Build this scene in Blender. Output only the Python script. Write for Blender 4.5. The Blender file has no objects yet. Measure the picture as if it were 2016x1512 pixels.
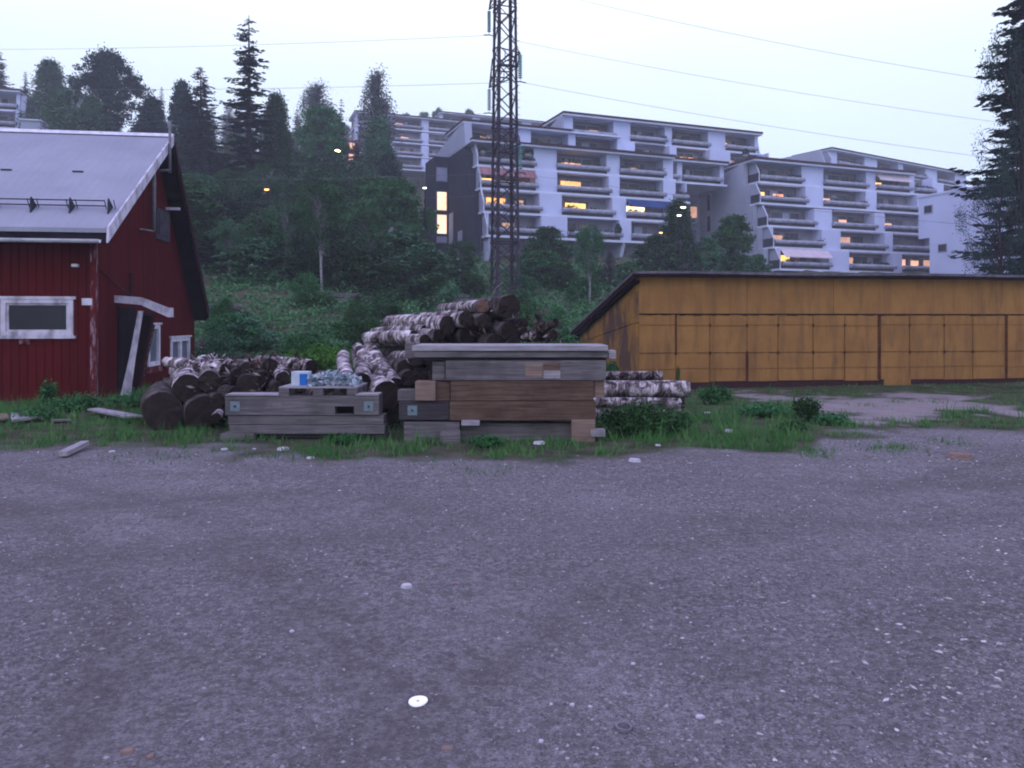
import bpy, bmesh, math, random
import numpy as np
from mathutils import Vector, Matrix

SC = bpy.context.scene
COL = SC.collection
R = math.radians

# ------------------------------------------------------------------ camera
FPX, HX, HY, CH = 1520.0, 1008.0, 635.0, 1.6      # focal length, horizon and eye height of the photograph
cam_d = bpy.data.cameras.new("camera")
cam_d.sensor_width = 36.0
cam_d.lens = 36.0 * FPX / 2016.0
cam_d.shift_y = -(756 - HY) / 2016.0
cam_d.clip_end = 3000.0
cam_d.clip_start = 0.05
cam = bpy.data.objects.new("camera", cam_d)
cam.location = (0, 0, CH)
cam.rotation_euler = (R(90), 0, 0)
COL.objects.link(cam)
SC.camera = cam

# ------------------------------------------------------------------ sky
world = bpy.data.worlds.new("World")
SC.world = world
world.use_nodes = True
wn, wl = world.node_tree.nodes, world.node_tree.links
wn.clear()
w_out = wn.new("ShaderNodeOutputWorld")
w_bg = wn.new("ShaderNodeBackground")
w_sky = wn.new("ShaderNodeTexSky")
w_sky.sky_type = 'NISHITA'
w_sky.sun_disc = False
w_sky.sun_elevation = R(30)
w_sky.sun_rotation = R(200)
w_tc = wn.new("ShaderNodeTexCoord")
w_sep = wn.new("ShaderNodeSeparateXYZ")
wl.new(w_tc.outputs["Generated"], w_sep.inputs[0])
w_ramp = wn.new("ShaderNodeValToRGB")            # overcast dusk: bright near the horizon, violet overhead
cr = w_ramp.color_ramp
cr.elements[0].position = 0.0
cr.elements[0].color = (0.46, 0.57, 0.77, 1)
cr.elements[1].position = 1.0
cr.elements[1].color = (0.59, 0.58, 1.24, 1)
for pos_, c_ in ((0.20, (0.50, 0.60, 0.76)), (0.30, (0.58, 0.67, 0.80)), (0.38, (0.70, 0.76, 0.88)), (0.50, (0.92, 0.94, 1.36)), (0.72, (0.74, 0.74, 1.38))):
    e = cr.elements.new(pos_); e.color = (*c_, 1)
wl.new(w_sep.outputs["Z"], w_ramp.inputs[0])
w_noise = wn.new("ShaderNodeTexNoise")
w_noise.inputs["Scale"].default_value = 1.6
w_noise.inputs["Detail"].default_value = 3
wl.new(w_tc.outputs["Generated"], w_noise.inputs["Vector"])
w_map = wn.new("ShaderNodeMapRange")
w_map.inputs["From Min"].default_value = 0.3
w_map.inputs["From Max"].default_value = 0.7
w_map.inputs["To Min"].default_value = 0.96
w_map.inputs["To Max"].default_value = 1.10
wl.new(w_noise.outputs["Fac"], w_map.inputs[0])
w_mul = wn.new("ShaderNodeVectorMath"); w_mul.operation = 'SCALE'
wl.new(w_ramp.outputs[0], w_mul.inputs[0]); wl.new(w_map.outputs[0], w_mul.inputs["Scale"])
w_s2 = wn.new("ShaderNodeVectorMath"); w_s2.operation = 'SCALE'
w_s2.inputs["Scale"].default_value = 0.05
wl.new(w_sky.outputs[0], w_s2.inputs[0])
w_mix = wn.new("ShaderNodeMix"); w_mix.data_type = 'RGBA'
w_mix.inputs["Factor"].default_value = 0.90      # the cloud layer covers nearly all of the clear sky
wl.new(w_s2.outputs[0], w_mix.inputs["A"]); wl.new(w_mul.outputs[0], w_mix.inputs["B"])
wl.new(w_mix.outputs["Result"], w_bg.inputs["Color"])
w_bg.inputs["Strength"].default_value = 1.0
wl.new(w_bg.outputs[0], w_out.inputs["Surface"])

sun_d = bpy.data.lights.new("sun", 'SUN')
sun_d.energy = 0.35
sun_d.angle = R(40)
sun_d.color = (0.95, 0.9, 1.0)
sun = bpy.data.objects.new("sun", sun_d)
sun.rotation_euler = (R(40), 0, R(-20))
COL.objects.link(sun)

vs = SC.view_settings
vs.view_transform = 'Standard'
vs.look = 'None'
vs.exposure = 0.80
vs.gamma = 1.0
SC.cycles.use_denoising = True
SC.cycles.max_bounces = 5
SC.cycles.diffuse_bounces = 2
SC.cycles.glossy_bounces = 2
SC.cycles.transmission_bounces = 2
SC.cycles.volume_bounces = 1
SC.cycles.transparent_max_bounces = 6
SC.cycles.filter_width = 2.0                     # the phone picture is slightly soft

# ------------------------------------------------------------------ helpers
def P(px, py, Y):
    return Vector(((px - HX) * Y / FPX, Y, CH - (py - HY) * Y / FPX))

def gnd(px, py):
    Y = CH * FPX / (py - HY)
    return P(px, py, Y)

def tag(o, label=None, cat=None, group=None, kind=None):
    if label: o["label"] = label
    if cat: o["category"] = cat
    if group: o["group"] = group
    if kind: o["kind"] = kind
    return o

def thing(name, label, cat, loc=(0, 0, 0), rotz=0.0, group=None, scale=None):
    o = bpy.data.objects.new(name, None)
    o.empty_display_size = 0.2
    o.location = loc
    o.rotation_euler = (0, 0, rotz)
    if scale: o.scale = scale
    COL.objects.link(o)
    return tag(o, label, cat, group)

def mesh_obj(name, me, parent=None, loc=None):
    o = bpy.data.objects.new(name, me)
    COL.objects.link(o)
    if parent: o.parent = parent
    if loc is not None: o.location = loc
    return o

class MB:
    def __init__(s):
        s.v = []; s.f = []; s.m = []; s.smooth = []
    def add(s, verts, faces, mi=0, sm=False):
        b = len(s.v)
        s.v += [tuple(p) for p in verts]
        for f in faces:
            s.f.append(tuple(b + i for i in f)); s.m.append(mi); s.smooth.append(sm)
        return s
    def box(s, x0, x1, y0, y1, z0, z1, mi=0, ch=0.0):
        if ch <= 0:
            v = [(x0,y0,z0),(x1,y0,z0),(x1,y1,z0),(x0,y1,z0),(x0,y0,z1),(x1,y0,z1),(x1,y1,z1),(x0,y1,z1)]
            f = [(0,3,2,1),(4,5,6,7),(0,1,5,4),(1,2,6,5),(2,3,7,6),(3,0,4,7)]
            return s.add(v, f, mi)
        bm = bmesh.new()
        bmesh.ops.create_cube(bm, size=1.0)
        for q in bm.verts:
            q.co = Vector(((x0+x1)/2 + q.co.x*(x1-x0), (y0+y1)/2 + q.co.y*(y1-y0), (z0+z1)/2 + q.co.z*(z1-z0)))
        bmesh.ops.bevel(bm, geom=list(bm.edges), offset=ch, segments=2, profile=0.6, affect='EDGES')
        bm.verts.ensure_lookup_table()
        bm.verts.index_update()
        s.add([q.co for q in bm.verts], [[q.index for q in f.verts] for f in bm.faces], mi)
        bm.free()
        return s
    def prism(s, poly, x0, x1, axis='x', mi=0):
        """poly: list of 2D points; extruded along axis between x0 and x1"""
        n = len(poly)
        def mk(p, t):
            if axis == 'x': return (t, p[0], p[1])
            if axis == 'y': return (p[0], t, p[1])
            return (p[0], p[1], t)
        v = [mk(p, x0) for p in poly] + [mk(p, x1) for p in poly]
        f = [tuple(range(n))[::-1], tuple(range(n, 2*n))]
        for i in range(n):
            j = (i+1) % n
            f.append((i, j, n+j, n+i))
        return s.add(v, f, mi)
    def tube(s, pts, rads, seg=8, mi=0, caps=True, sm=True, jit=0.0, rng=None):
        pts = [Vector(p) for p in pts]
        n = len(pts)
        if not isinstance(rads, (list, tuple)): rads = [rads]*n
        b = len(s.v)
        up = Vector((0, 0, 1))
        for i, p in enumerate(pts):
            d = (pts[min(i+1, n-1)] - pts[max(i-1, 0)]).normalized()
            a = d.cross(up)
            if a.length < 1e-3: a = d.cross(Vector((1, 0, 0)))
            a.normalize(); c = d.cross(a).normalized()
            for k in range(seg):
                t = 2*math.pi*k/seg
                r = rads[i] * (1 + (rng.uniform(-jit, jit) if rng else 0))
                s.v.append(tuple(p + (a*math.cos(t) + c*math.sin(t))*r))
        for i in range(n-1):
            for k in range(seg):
                k2 = (k+1) % seg
                s.f.append((b+i*seg+k, b+i*seg+k2, b+(i+1)*seg+k2, b+(i+1)*seg+k)); s.m.append(mi); s.smooth.append(sm)
        if caps:
            s.f.append(tuple(b+k for k in range(seg))[::-1]); s.m.append(mi); s.smooth.append(False)
            s.f.append(tuple(b+(n-1)*seg+k for k in range(seg))); s.m.append(mi); s.smooth.append(False)
        return s
    def bar(s, a, b, w=0.05, mi=0):
        return s.tube([a, b], w/2*1.3, seg=4, mi=mi, sm=False)
    def mesh(s, name, mats):
        me = bpy.data.meshes.new(name)
        me.from_pydata(s.v, [], s.f)
        for m in (mats if isinstance(mats, (list, tuple)) else [mats]):
            me.materials.append(m)
        me.polygons.foreach_set("material_index", s.m)
        me.polygons.foreach_set("use_smooth", s.smooth)
        me.update()
        return me
    def build(s, name, mats, parent=None, loc=None):
        return mesh_obj(name, s.mesh(name, mats), parent, loc)

def np_mesh(name, V, nper, mat, smooth=False):
    """V: (n, nper, 3) separate faces"""
    V = np.asarray(V, dtype=np.float32)
    n = V.shape[0]
    me = bpy.data.meshes.new(name)
    me.vertices.add(n*nper); me.vertices.foreach_set("co", V.reshape(-1))
    me.loops.add(n*nper); me.loops.foreach_set("vertex_index", np.arange(n*nper, dtype=np.int32))
    me.polygons.add(n)
    me.polygons.foreach_set("loop_start", np.arange(0, n*nper, nper, dtype=np.int32))
    me.polygons.foreach_set("loop_total", np.full(n, nper, dtype=np.int32))
    me.update(calc_edges=True)
    me.materials.append(mat)
    return me

class Frame:
    """a building's own axes: a along the front, b going back, and where a pixel column meets them"""
    def __init__(s, C, ang):
        s.C = Vector((C[0], C[1])); s.ang = ang
        s.u = Vector((math.cos(ang), math.sin(ang))); s.v = Vector((-math.sin(ang), math.cos(ang)))
    def w(s, a, b): return s.C + s.u*a + s.v*b
    def a_at(s, px, b=0.0):
        k = (px-HX)/FPX; c = s.C + s.v*b
        return (k*c.y - c.x)/(s.u.x - k*s.u.y)
    def b_at(s, px, a=0.0):
        k = (px-HX)/FPX; c = s.C + s.u*a
        return (k*c.y - c.x)/(s.v.x - k*s.v.y)
    def z_at(s, py, a, b): return CH - (py-HY)*s.w(a, b).y/FPX

# ------------------------------------------------------------------ noise (for the ground's shape)
def vnoise(x, y, seed=0):
    x = np.asarray(x, float); y = np.asarray(y, float)
    xi = np.floor(x).astype(np.int64); yi = np.floor(y).astype(np.int64)
    xf = x - xi; yf = y - yi
    xf = xf*xf*(3-2*xf); yf = yf*yf*(3-2*yf)
    def h(a, b):
        n = (a*374761393 + b*668265263 + seed*1442695041) & 0xffffffff
        n = ((n ^ (n >> 13)) * 1274126177) & 0xffffffff
        return ((n ^ (n >> 16)) & 0xffff) / 65535.0
    return (h(xi, yi)*(1-xf) + h(xi+1, yi)*xf)*(1-yf) + (h(xi, yi+1)*(1-xf) + h(xi+1, yi+1)*xf)*yf

def fbm(x, y, seed=0, oct=4):
    s = 0; a = 0.5; t = 0
    for i in range(oct):
        s = s + a*(vnoise(np.asarray(x)*2**i, np.asarray(y)*2**i, seed+i) - 0.5); t += a; a *= 0.5
    return s / t * 2

def H(x, Y):
    x = np.asarray(x, float); Y = np.asarray(Y, float)
    Y0 = Y
    Y = Y - 6*np.clip((-5.5-x)/2, 0, 1)*np.clip((36-Y)/10, 0, 1)*np.clip((Y-17)/3, 0, 1)
    base = np.interp(Y, [0, 18.5, 22, 30, 38, 46, 56, 70, 90, 120, 170, 240, 420, 700],
                     [0, 0, 0.6, 1.5, 2.5, 3.9, 6.2, 10, 14, 23, 36, 54, 85, 100])
    Y = Y0
    u = x/np.maximum(Y, 1.0)
    fn = np.interp(u, [-0.6, -0.4, -0.25, -0.12, .2, .3], [1.2, 1.12, 1.0, 0.66, .6, .42])
    ff = np.interp(u, [0.05, 0.3], [1.0, 0.6])
    w = np.clip((Y-120)/80, 0, 1)
    amp = np.interp(Y, [0, 17, 24, 60, 200], [0.03, 0.03, 0.25, 0.8, 3.0])
    sc = np.interp(Y, [0, 20, 60, 200], [0.6, 0.35, 0.15, 0.05])
    return base*(fn*(1-w)+ff*w) + np.where(Y < 20, fbm(x*0.55, Y*0.55, 3)*0.035, 0) \
        + np.clip((Y-24)/10, 0, 1)*fbm(x*0.22, Y*0.22, 5)*np.minimum(amp, 1.2) + np.clip((Y-60)/60, 0, 1)*fbm(x*0.03, Y*0.03, 9)*4

def Hs(x, Y): return float(H(np.array([x]), np.array([Y]))[0])

YB = ([-900, 0, 150, 300, 500, 650, 900, 1100, 1300, 1500, 1590, 1625, 1700, 2016, 2900],
      [868, 880, 876, 884, 898, 905, 914, 912, 904, 894, 886, 862, 852, 846, 840])
SU = ([1350, 1440, 1600, 1700, 1850, 1950, 2016, 2400], [764, 768, 782, 774, 773, 786, 806, 815])
SL = ([1350, 1440, 1560, 1650, 1780, 1900, 2016, 2400], [764, 786, 800, 832, 838, 814, 826, 830])
def grass_mask(x, Y):
    Ys = np.maximum(Y, 0.6)
    px = HX + FPX*x/Ys; py = HY + CH*FPX/Ys
    n1 = fbm(x*0.9, Y*0.9, 11, 5)
    n2 = fbm(x*3.1, Y*3.1, 17, 3)
    d = (np.interp(px, *YB) - py)/10.0 + n1*2.6 + n2*1.6
    g = np.clip(d*0.32 + 0.5, 0, 1)
    s = np.minimum(py - np.interp(px, *SU), np.interp(px, *SL) - py)/8.0 + n1*2.4 + n2*2.0
    sand = np.clip(s*0.5 + 0.1, 0, 1) * (px > 1400) * (Y < 19)
    g = g*(1-sand)
    g = np.where(Y > 17.5, np.maximum(g, np.clip((Y-17.5)/2, 0, 1)), g)
    return g, sand

# ------------------------------------------------------------------ materials
def nm(name):
    m = bpy.data.materials.new(name)
    m.use_nodes = True
    nt = m.node_tree
    b = nt.nodes["Principled BSDF"]
    b.inputs["Specular IOR Level"].default_value = 0.03
    return m, nt, b

def ramp(nt, fac, stops):
    r = nt.nodes.new("ShaderNodeValToRGB")
    el = r.color_ramp.elements
    while len(el) < len(stops): el.new(0.5)
    for e_, (p, c) in zip(el, stops):
        e_.position = p; e_.color = (*c, 1)
    nt.links.new(fac, r.inputs[0])
    return r.outputs[0]

def coords(nt, scale=(1, 1, 1), kind="Object", rot=(0, 0, 0)):
    tc = nt.nodes.new("ShaderNodeTexCoord")
    mp = nt.nodes.new("ShaderNodeMapping")
    mp.inputs["Scale"].default_value = scale
    mp.inputs["Rotation"].default_value = rot
    nt.links.new(tc.outputs[kind], mp.inputs[0])
    return mp.outputs[0]

def noise(nt, vec, scale=5, detail=4, rough=0.55, dist=0.0):
    n = nt.nodes.new("ShaderNodeTexNoise")
    n.inputs["Scale"].default_value = scale; n.inputs["Detail"].default_value = detail
    n.inputs["Roughness"].default_value = rough; n.inputs["Distortion"].default_value = dist
    nt.links.new(vec, n.inputs["Vector"])
    return n.outputs["Fac"]

def mixc(nt, fac, a, b, mode='MIX'):
    m = nt.nodes.new("ShaderNodeMix"); m.data_type = 'RGBA'; m.blend_type = mode
    for k, v in (("Factor", fac), ("A", a), ("B", b)):
        s = m.inputs[k]
        if k == "Factor":
            s = m.inputs[0]
        elif k == "A": s = m.inputs[6]
        else: s = m.inputs[7]
        if hasattr(v, "links") or hasattr(v, "is_linked"): nt.links.new(v, s)
        elif isinstance(v, (int, float)): s.default_value = v
        else: s.default_value = (*v, 1)
    return m.outputs[2]

def math_n(nt, op, a, b=0.0, clamp=False):
    m = nt.nodes.new("ShaderNodeMath"); m.operation = op; m.use_clamp = clamp
    for i, v in enumerate((a, b)):
        if hasattr(v, "is_linked"): nt.links.new(v, m.inputs[i])
        else: m.inputs[i].default_value = v
    return m.outputs[0]

def bump(nt, b, h, strength=0.4, dist=0.02):
    bp = nt.nodes.new("ShaderNodeBump")
    bp.inputs["Strength"].default_value = strength; bp.inputs["Distance"].default_value = dist
    nt.links.new(h, bp.inputs["Height"]); nt.links.new(bp.outputs[0], b.inputs["Normal"])

def simple(name, c1, c2=None, scale=4, rough=0.8, stretch=(1, 1, 1), bmp=0.0, metal=0.0, lo=0.35, hi=0.65, detail=5):
    m, nt, b = nm(name)
    c2 = c2 or tuple(x*0.75 for x in c1)
    v = coords(nt, stretch)
    n = noise(nt, v, scale, detail)
    nt.links.new(ramp(nt, n, [(lo, c1), (hi, c2)]), b.inputs["Base Color"])
    b.inputs["Roughness"].default_value = rough; b.inputs["Metallic"].default_value = metal
    if bmp: bump(nt, b, n, bmp)
    return m

def leaf_mat(name, c1, c2, c3=None, rough=0.7):
    m, nt, b = nm(name)
    g = nt.nodes.new("ShaderNodeNewGeometry")
    oi = nt.nodes.new("ShaderNodeObjectInfo")
    v = coords(nt)
    n = noise(nt, v, 0.5, 4)
    f = math_n(nt, 'ADD', math_n(nt, 'MULTIPLY', g.outputs["Random Per Island"], 0.35), math_n(nt, 'MULTIPLY', n, 0.65))
    col = ramp(nt, f, [(0.25, c1), (0.6, c2), (0.92, c3 or c2)])
    hs = nt.nodes.new("ShaderNodeHueSaturation")
    nt.links.new(math_n(nt, 'ADD', math_n(nt, 'MULTIPLY', oi.outputs["Random"], 0.8), 0.65), hs.inputs["Value"])
    nt.links.new(math_n(nt, 'ADD', math_n(nt, 'MULTIPLY', oi.outputs["Random"], 0.04), 0.48), hs.inputs["Hue"])
    nt.links.new(col, hs.inputs["Color"])
    nt.links.new(hs.outputs[0], b.inputs["Base Color"])
    b.inputs["Roughness"].default_value = rough
    b.inputs["Specular IOR Level"].default_value = 0.04
    return m

def emis(name, col, strength, var=0.5, scale=6.0):
    m, nt, b = nm(name)
    v = coords(nt)
    n = noise(nt, v, scale, 2)
    c = ramp(nt, n, [(0.3, tuple(x*(1-var) for x in col)), (0.6, col)])
    b.inputs["Base Color"].default_value = (0.3, 0.25, 0.2, 1)
    nt.links.new(c, b.inputs["Emission Color"])
    b.inputs["Emission Strength"].default_value = strength
    return m

M = {}
def wood(name, c1, c2, c3, axis='x'):
    m, nt, b = nm(name)
    st = (0.35, 7, 7) if axis == 'x' else ((7, 0.35, 7) if axis == 'y' else (7, 7, 0.35))
    oi = nt.nodes.new("ShaderNodeObjectInfo")
    tc = nt.nodes.new("ShaderNodeTexCoord")
    ad = nt.nodes.new("ShaderNodeVectorMath"); ad.operation = 'ADD'
    nt.links.new(tc.outputs["Object"], ad.inputs[0])
    cx = nt.nodes.new("ShaderNodeCombineXYZ")
    nt.links.new(math_n(nt, 'MULTIPLY', oi.outputs["Random"], 37.0), cx.inputs[0])
    nt.links.new(math_n(nt, 'MULTIPLY', oi.outputs["Random"], 11.0), cx.inputs[1])
    nt.links.new(cx.outputs[0], ad.inputs[1])
    mp = nt.nodes.new("ShaderNodeMapping"); mp.inputs["Scale"].default_value = st
    nt.links.new(ad.outputs[0], mp.inputs[0])
    n = noise(nt, mp.outputs[0], 5, 8, 0.65, 0.6)
    n2 = noise(nt, ad.outputs[0], 2.2, 4, 0.6)
    col = ramp(nt, n, [(0.3, c1), (0.52, c2), (0.7, c3)])
    col = mixc(nt, math_n(nt, 'MULTIPLY', ramp(nt, n2, [(0.45, (0, 0, 0)), (0.75, (1, 1, 1))]), 0.55), col, tuple(x*0.45 for x in c1))
    nt.links.new(col, b.inputs["Base Color"])
    b.inputs["Roughness"].default_value = 0.9
    b.inputs["Specular IOR Level"].default_value = 0.03
    bump(nt, b, n, 0.5, 0.01)
    return m
M['beam_grey'] = wood('weathered_timber', (0.065, 0.058, 0.060), (0.125, 0.112, 0.114), (0.185, 0.168, 0.170))
M['beam_brown'] = wood('brown_timber', (0.055, 0.034, 0.026), (0.100, 0.064, 0.048), (0.155, 0.105, 0.080))
M['beam_pink'] = wood('fresh_timber', (0.130, 0.088, 0.070), (0.185, 0.130, 0.105), (0.25, 0.19, 0.16))
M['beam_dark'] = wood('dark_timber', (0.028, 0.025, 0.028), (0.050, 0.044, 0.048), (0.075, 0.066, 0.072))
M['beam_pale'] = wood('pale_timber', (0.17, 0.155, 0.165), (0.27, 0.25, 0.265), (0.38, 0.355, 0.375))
M['plate'] = simple('zinc_plate', (0.16, 0.21, 0.23), (0.12, 0.16, 0.18), 20, 0.5)
M['hole'] = simple('hole_dark', (0.008, 0.008, 0.010))

def bark_mat(name, white, mid, dark, amt):
    m, nt, b = nm(name)
    oi = nt.nodes.new("ShaderNodeObjectInfo")
    tc = nt.nodes.new("ShaderNodeTexCoord")
    ad = nt.nodes.new("ShaderNodeVectorMath"); ad.operation = 'ADD'
    cx = nt.nodes.new("ShaderNodeCombineXYZ")
    nt.links.new(math_n(nt, 'MULTIPLY', oi.outputs["Random"], 53.0), cx.inputs[0])
    nt.links.new(tc.outputs["Object"], ad.inputs[0]); nt.links.new(cx.outputs[0], ad.inputs[1])
    mp = nt.nodes.new("ShaderNodeMapping"); mp.inputs["Scale"].default_value = (2.6, 2.0, 2.0)
    nt.links.new(ad.outputs[0], mp.inputs[0])
    n1 = noise(nt, mp.outputs[0], 2.2, 5, 0.7, 0.8)
    mp2 = nt.nodes.new("ShaderNodeMapping"); mp2.inputs["Scale"].default_value = (30, 4, 4)
    nt.links.new(ad.outputs[0], mp2.inputs[0])
    n2 = noise(nt, mp2.outputs[0], 1.5, 2, 0.5)
    c = ramp(nt, n1, [(amt-0.10, white), (amt, mid), (amt+0.10, dark)])
    c = mixc(nt, math_n(nt, 'MULTIPLY', ramp(nt, n2, [(0.56, (0, 0, 0)), (0.64, (1, 1, 1))]), 0.75), c, dark)
    hs = nt.nodes.new("ShaderNodeHueSaturation")
    nt.links.new(math_n(nt, 'ADD', math_n(nt, 'MULTIPLY', oi.outputs["Random"], 0.5), 0.6), hs.inputs["Value"])
    nt.links.new(c, hs.inputs["Color"]); nt.links.new(hs.outputs[0], b.inputs["Base Color"])
    b.inputs["Roughness"].default_value = 0.85
    bump(nt, b, n1, 0.8, 0.02)
    return m
M['birch_bark'] = bark_mat('birch_bark', (0.60, 0.54, 0.55), (0.21, 0.17, 0.17), (0.030, 0.024, 0.026), 0.50)
M['dark_bark'] = bark_mat('dark_bark', (0.11, 0.095, 0.09), (0.055, 0.045, 0.042), (0.02, 0.016, 0.017), 0.5)

def end_mat(name, c1, c2):
    m, nt, b = nm(name)
    oi = nt.nodes.new("ShaderNodeObjectInfo")
    v = coords(nt, (0.01, 1, 1))
    wv = nt.nodes.new("ShaderNodeTexWave"); wv.wave_type = 'RINGS'; wv.rings_direction = 'X'
    wv.inputs["Scale"].default_value = 14; wv.inputs["Distortion"].default_value = 2.5
    wv.inputs["Detail"].default_value = 3
    nt.links.new(v, wv.inputs["Vector"])
    n = noise(nt, coords(nt, (1, 1, 1)), 9, 5, 0.7)
    f = math_n(nt, 'ADD', math_n(nt, 'MULTIPLY', wv.outputs["Fac"], 0.25), math_n(nt, 'MULTIPLY', n, 0.75))
    c = ramp(nt, f, [(0.3, c1), (0.65, c2)])
    hs = nt.nodes.new("ShaderNodeHueSaturation")
    nt.links.new(math_n(nt, 'ADD', math_n(nt, 'MULTIPLY', oi.outputs["Random"], 0.9), 0.6), hs.inputs["Value"])
    nt.links.new(c, hs.inputs["Color"]); nt.links.new(hs.outputs[0], b.inputs["Base Color"])
    b.inputs["Roughness"].default_value = 0.95
    b.inputs["Specular IOR Level"].default_value = 0.03
    bump(nt, b, n, 0.6, 0.02)
    return m
M['cut_end'] = end_mat('cut_end', (0.008, 0.006, 0.0055), (0.027, 0.020, 0.018))
M['cut_end_warm'] = end_mat('fresh_cut_end', (0.07, 0.038, 0.028), (0.17, 0.10, 0.075))

# red boards
def siding(name, c1, c2, c3, width, axis):
    m, nt, b = nm(name)
    tc = nt.nodes.new("ShaderNodeTexCoord")
    sp = nt.nodes.new("ShaderNodeSeparateXYZ"); nt.links.new(tc.outputs["Object"], sp.inputs[0])
    ax = sp.outputs[0 if axis == 'x' else 1]
    t = math_n(nt, 'FRACT', math_n(nt, 'DIVIDE', ax, width))
    cell = math_n(nt, 'FLOOR', math_n(nt, 'DIVIDE', ax, width))
    gap = ramp(nt, t, [(0.0, (0, 0, 0)), (0.07, (1, 1, 1)), (0.93, (1, 1, 1)), (1.0, (0, 0, 0))])
    wn_ = nt.nodes.new("ShaderNodeTexWhiteNoise"); wn_.noise_dimensions = '1D'
    nt.links.new(cell, wn_.inputs["W"])
    n = noise(nt, coords(nt, (6, 6, 0.7)), 3, 6, 0.6)
    n3 = noise(nt, coords(nt, (1, 1, 1)), 0.9, 4, 0.6)
    f = math_n(nt, 'ADD', math_n(nt, 'MULTIPLY', wn_.outputs["Value"], 0.25), math_n(nt, 'MULTIPLY', n, 0.75))
    c = ramp(nt, f, [(0.3, c1), (0.6, c2)])
    c = mixc(nt, ramp(nt, n3, [(0.60, (0, 0, 0)), (0.85, (0.6, 0.6, 0.6))]), c, c3)
    c = mixc(nt, math_n(nt, 'SUBTRACT', 1.0, gap), c, tuple(x*0.4 for x in c1))
    nt.links.new(c, b.inputs["Base Color"])
    b.inputs["Roughness"].default_value = 0.9
    b.inputs["Specular IOR Level"].default_value = 0.03
    bump(nt, b, gap, 0.7, 0.02)
    return m
M['red_x'] = siding('red_boards_front', (0.058, 0.0052, 0.006), (0.084, 0.0072, 0.008), (0.050, 0.010, 0.011), 0.16, 'x')
M['red_y'] = siding('red_boards_gable', (0.050, 0.005, 0.006), (0.074, 0.007, 0.008), (0.044, 0.010, 0.011), 0.16, 'y')
M['red_trim'] = simple('worn_red_trim', (0.085, 0.012, 0.014), (0.30, 0.22, 0.25), 5, 0.9, (4, 4, 0.8), lo=0.50, hi=0.72)
M['white_paint'] = simple('white_paint', (0.58, 0.56, 0.62), (0.42, 0.40, 0.46), 6, 0.7, (1, 1, 1), 0.1)
M['white_worn'] = simple('worn_white_paint', (0.50, 0.47, 0.54), (0.20, 0.17, 0.20), 5, 0.8, (1, 1, 0.6), 0.2, lo=0.42, hi=0.7)
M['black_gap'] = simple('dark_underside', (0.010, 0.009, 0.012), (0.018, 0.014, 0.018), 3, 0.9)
M['dark_wood'] = simple('dark_brown_wood', (0.03, 0.012, 0.014), (0.018, 0.009, 0.011), 3, 0.9)
M['glass'] = simple('window_glass', (0.020, 0.021, 0.026), (0.012, 0.013, 0.017), 1.5, 0.25)
M['glass'].node_tree.nodes["Principled BSDF"].inputs["Specular IOR Level"].default_value = 0.25
M['metal'] = simple('dark_metal', (0.05, 0.05, 0.06), (0.03, 0.03, 0.04), 8, 0.6)

def roof_mat():
    m, nt, b = nm('grey_sheet_roof')
    tc = nt.nodes.new("ShaderNodeTexCoord")
    sp = nt.nodes.new("ShaderNodeSeparateXYZ"); nt.links.new(tc.outputs["Object"], sp.inputs[0])
    t = math_n(nt, 'FRACT', math_n(nt, 'DIVIDE', sp.outputs[0], 0.19))
    rb = ramp(nt, t, [(0.0, (1, 1, 1)), (0.12, (0.2, 0.2, 0.2)), (0.88, (0.2, 0.2, 0.2)), (1.0, (1, 1, 1))])
    n = noise(nt, coords(nt, (1, 1, 1)), 0.8, 5, 0.6)
    n2 = noise(nt, coords(nt, (5, 0.6, 0.6)), 3, 4, 0.6)
    c = ramp(nt, n, [(0.3, (0.225, 0.23, 0.270)), (0.7, (0.275, 0.28, 0.325))])
    c = mixc(nt, math_n(nt, 'MULTIPLY', n2, 0.25), c, (0.13, 0.135, 0.18))
    nt.links.new(c, b.inputs["Base Color"])
    b.inputs["Roughness"].default_value = 0.75
    bump(nt, b, rb, 0.35, 0.02)
    return m
M['roof'] = roof_mat()

def yellow_mat():
    m, nt, b = nm('yellow_painted_sheet')
    v = coords(nt, (1, 1, 1))
    n = noise(nt, v, 1.2, 6, 0.6)
    n2 = noise(nt, coords(nt, (3.5, 3.5, 0.5)), 1.3, 6, 0.65, 0.3)
    n3 = noise(nt, v, 9, 5, 0.6)
    c = ramp(nt, n, [(0.3, (0.285, 0.148, 0.048)), (0.7, (0.215, 0.108, 0.038))])
    c = mixc(nt, ramp(nt, n2, [(0.47, (0, 0, 0)), (0.70, (0.65, 0.65, 0.65))]), c, (0.11, 0.058, 0.030))
    c = mixc(nt, math_n(nt, 'MULTIPLY', ramp(nt, n3, [(0.55, (0, 0, 0)), (0.75, (1, 1, 1))]), 0.35), c, (0.17, 0.075, 0.03))
    nt.links.new(c, b.inputs["Base Color"])
    b.inputs["Roughness"].default_value = 0.8
    bump(nt, b, n, 0.3, 0.03)
    return m
M['yellow'] = yellow_mat()
def stained(name, base, dark):
    m, nt, b = nm(name)
    v = coords(nt, (1.1, 1.1, 0.8))
    n = noise(nt, v, 1.3, 6, 0.6, 0.5)
    nt.links.new(ramp(nt, n, [(0.42, base), (0.58, dark)]), b.inputs["Base Color"])
    b.inputs["Roughness"].default_value = 0.85
    return m
M['yellow_side'] = stained('stained_yellow_side', (0.24, 0.125, 0.034), (0.09, 0.055, 0.042))
M['rust'] = simple('rust_line', (0.10, 0.036, 0.016), (0.045, 0.02, 0.014), 9, 0.9)
M['dark_line'] = simple('dark_seam', (0.035, 0.014, 0.012), (0.02, 0.01, 0.01), 5, 0.9)
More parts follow.
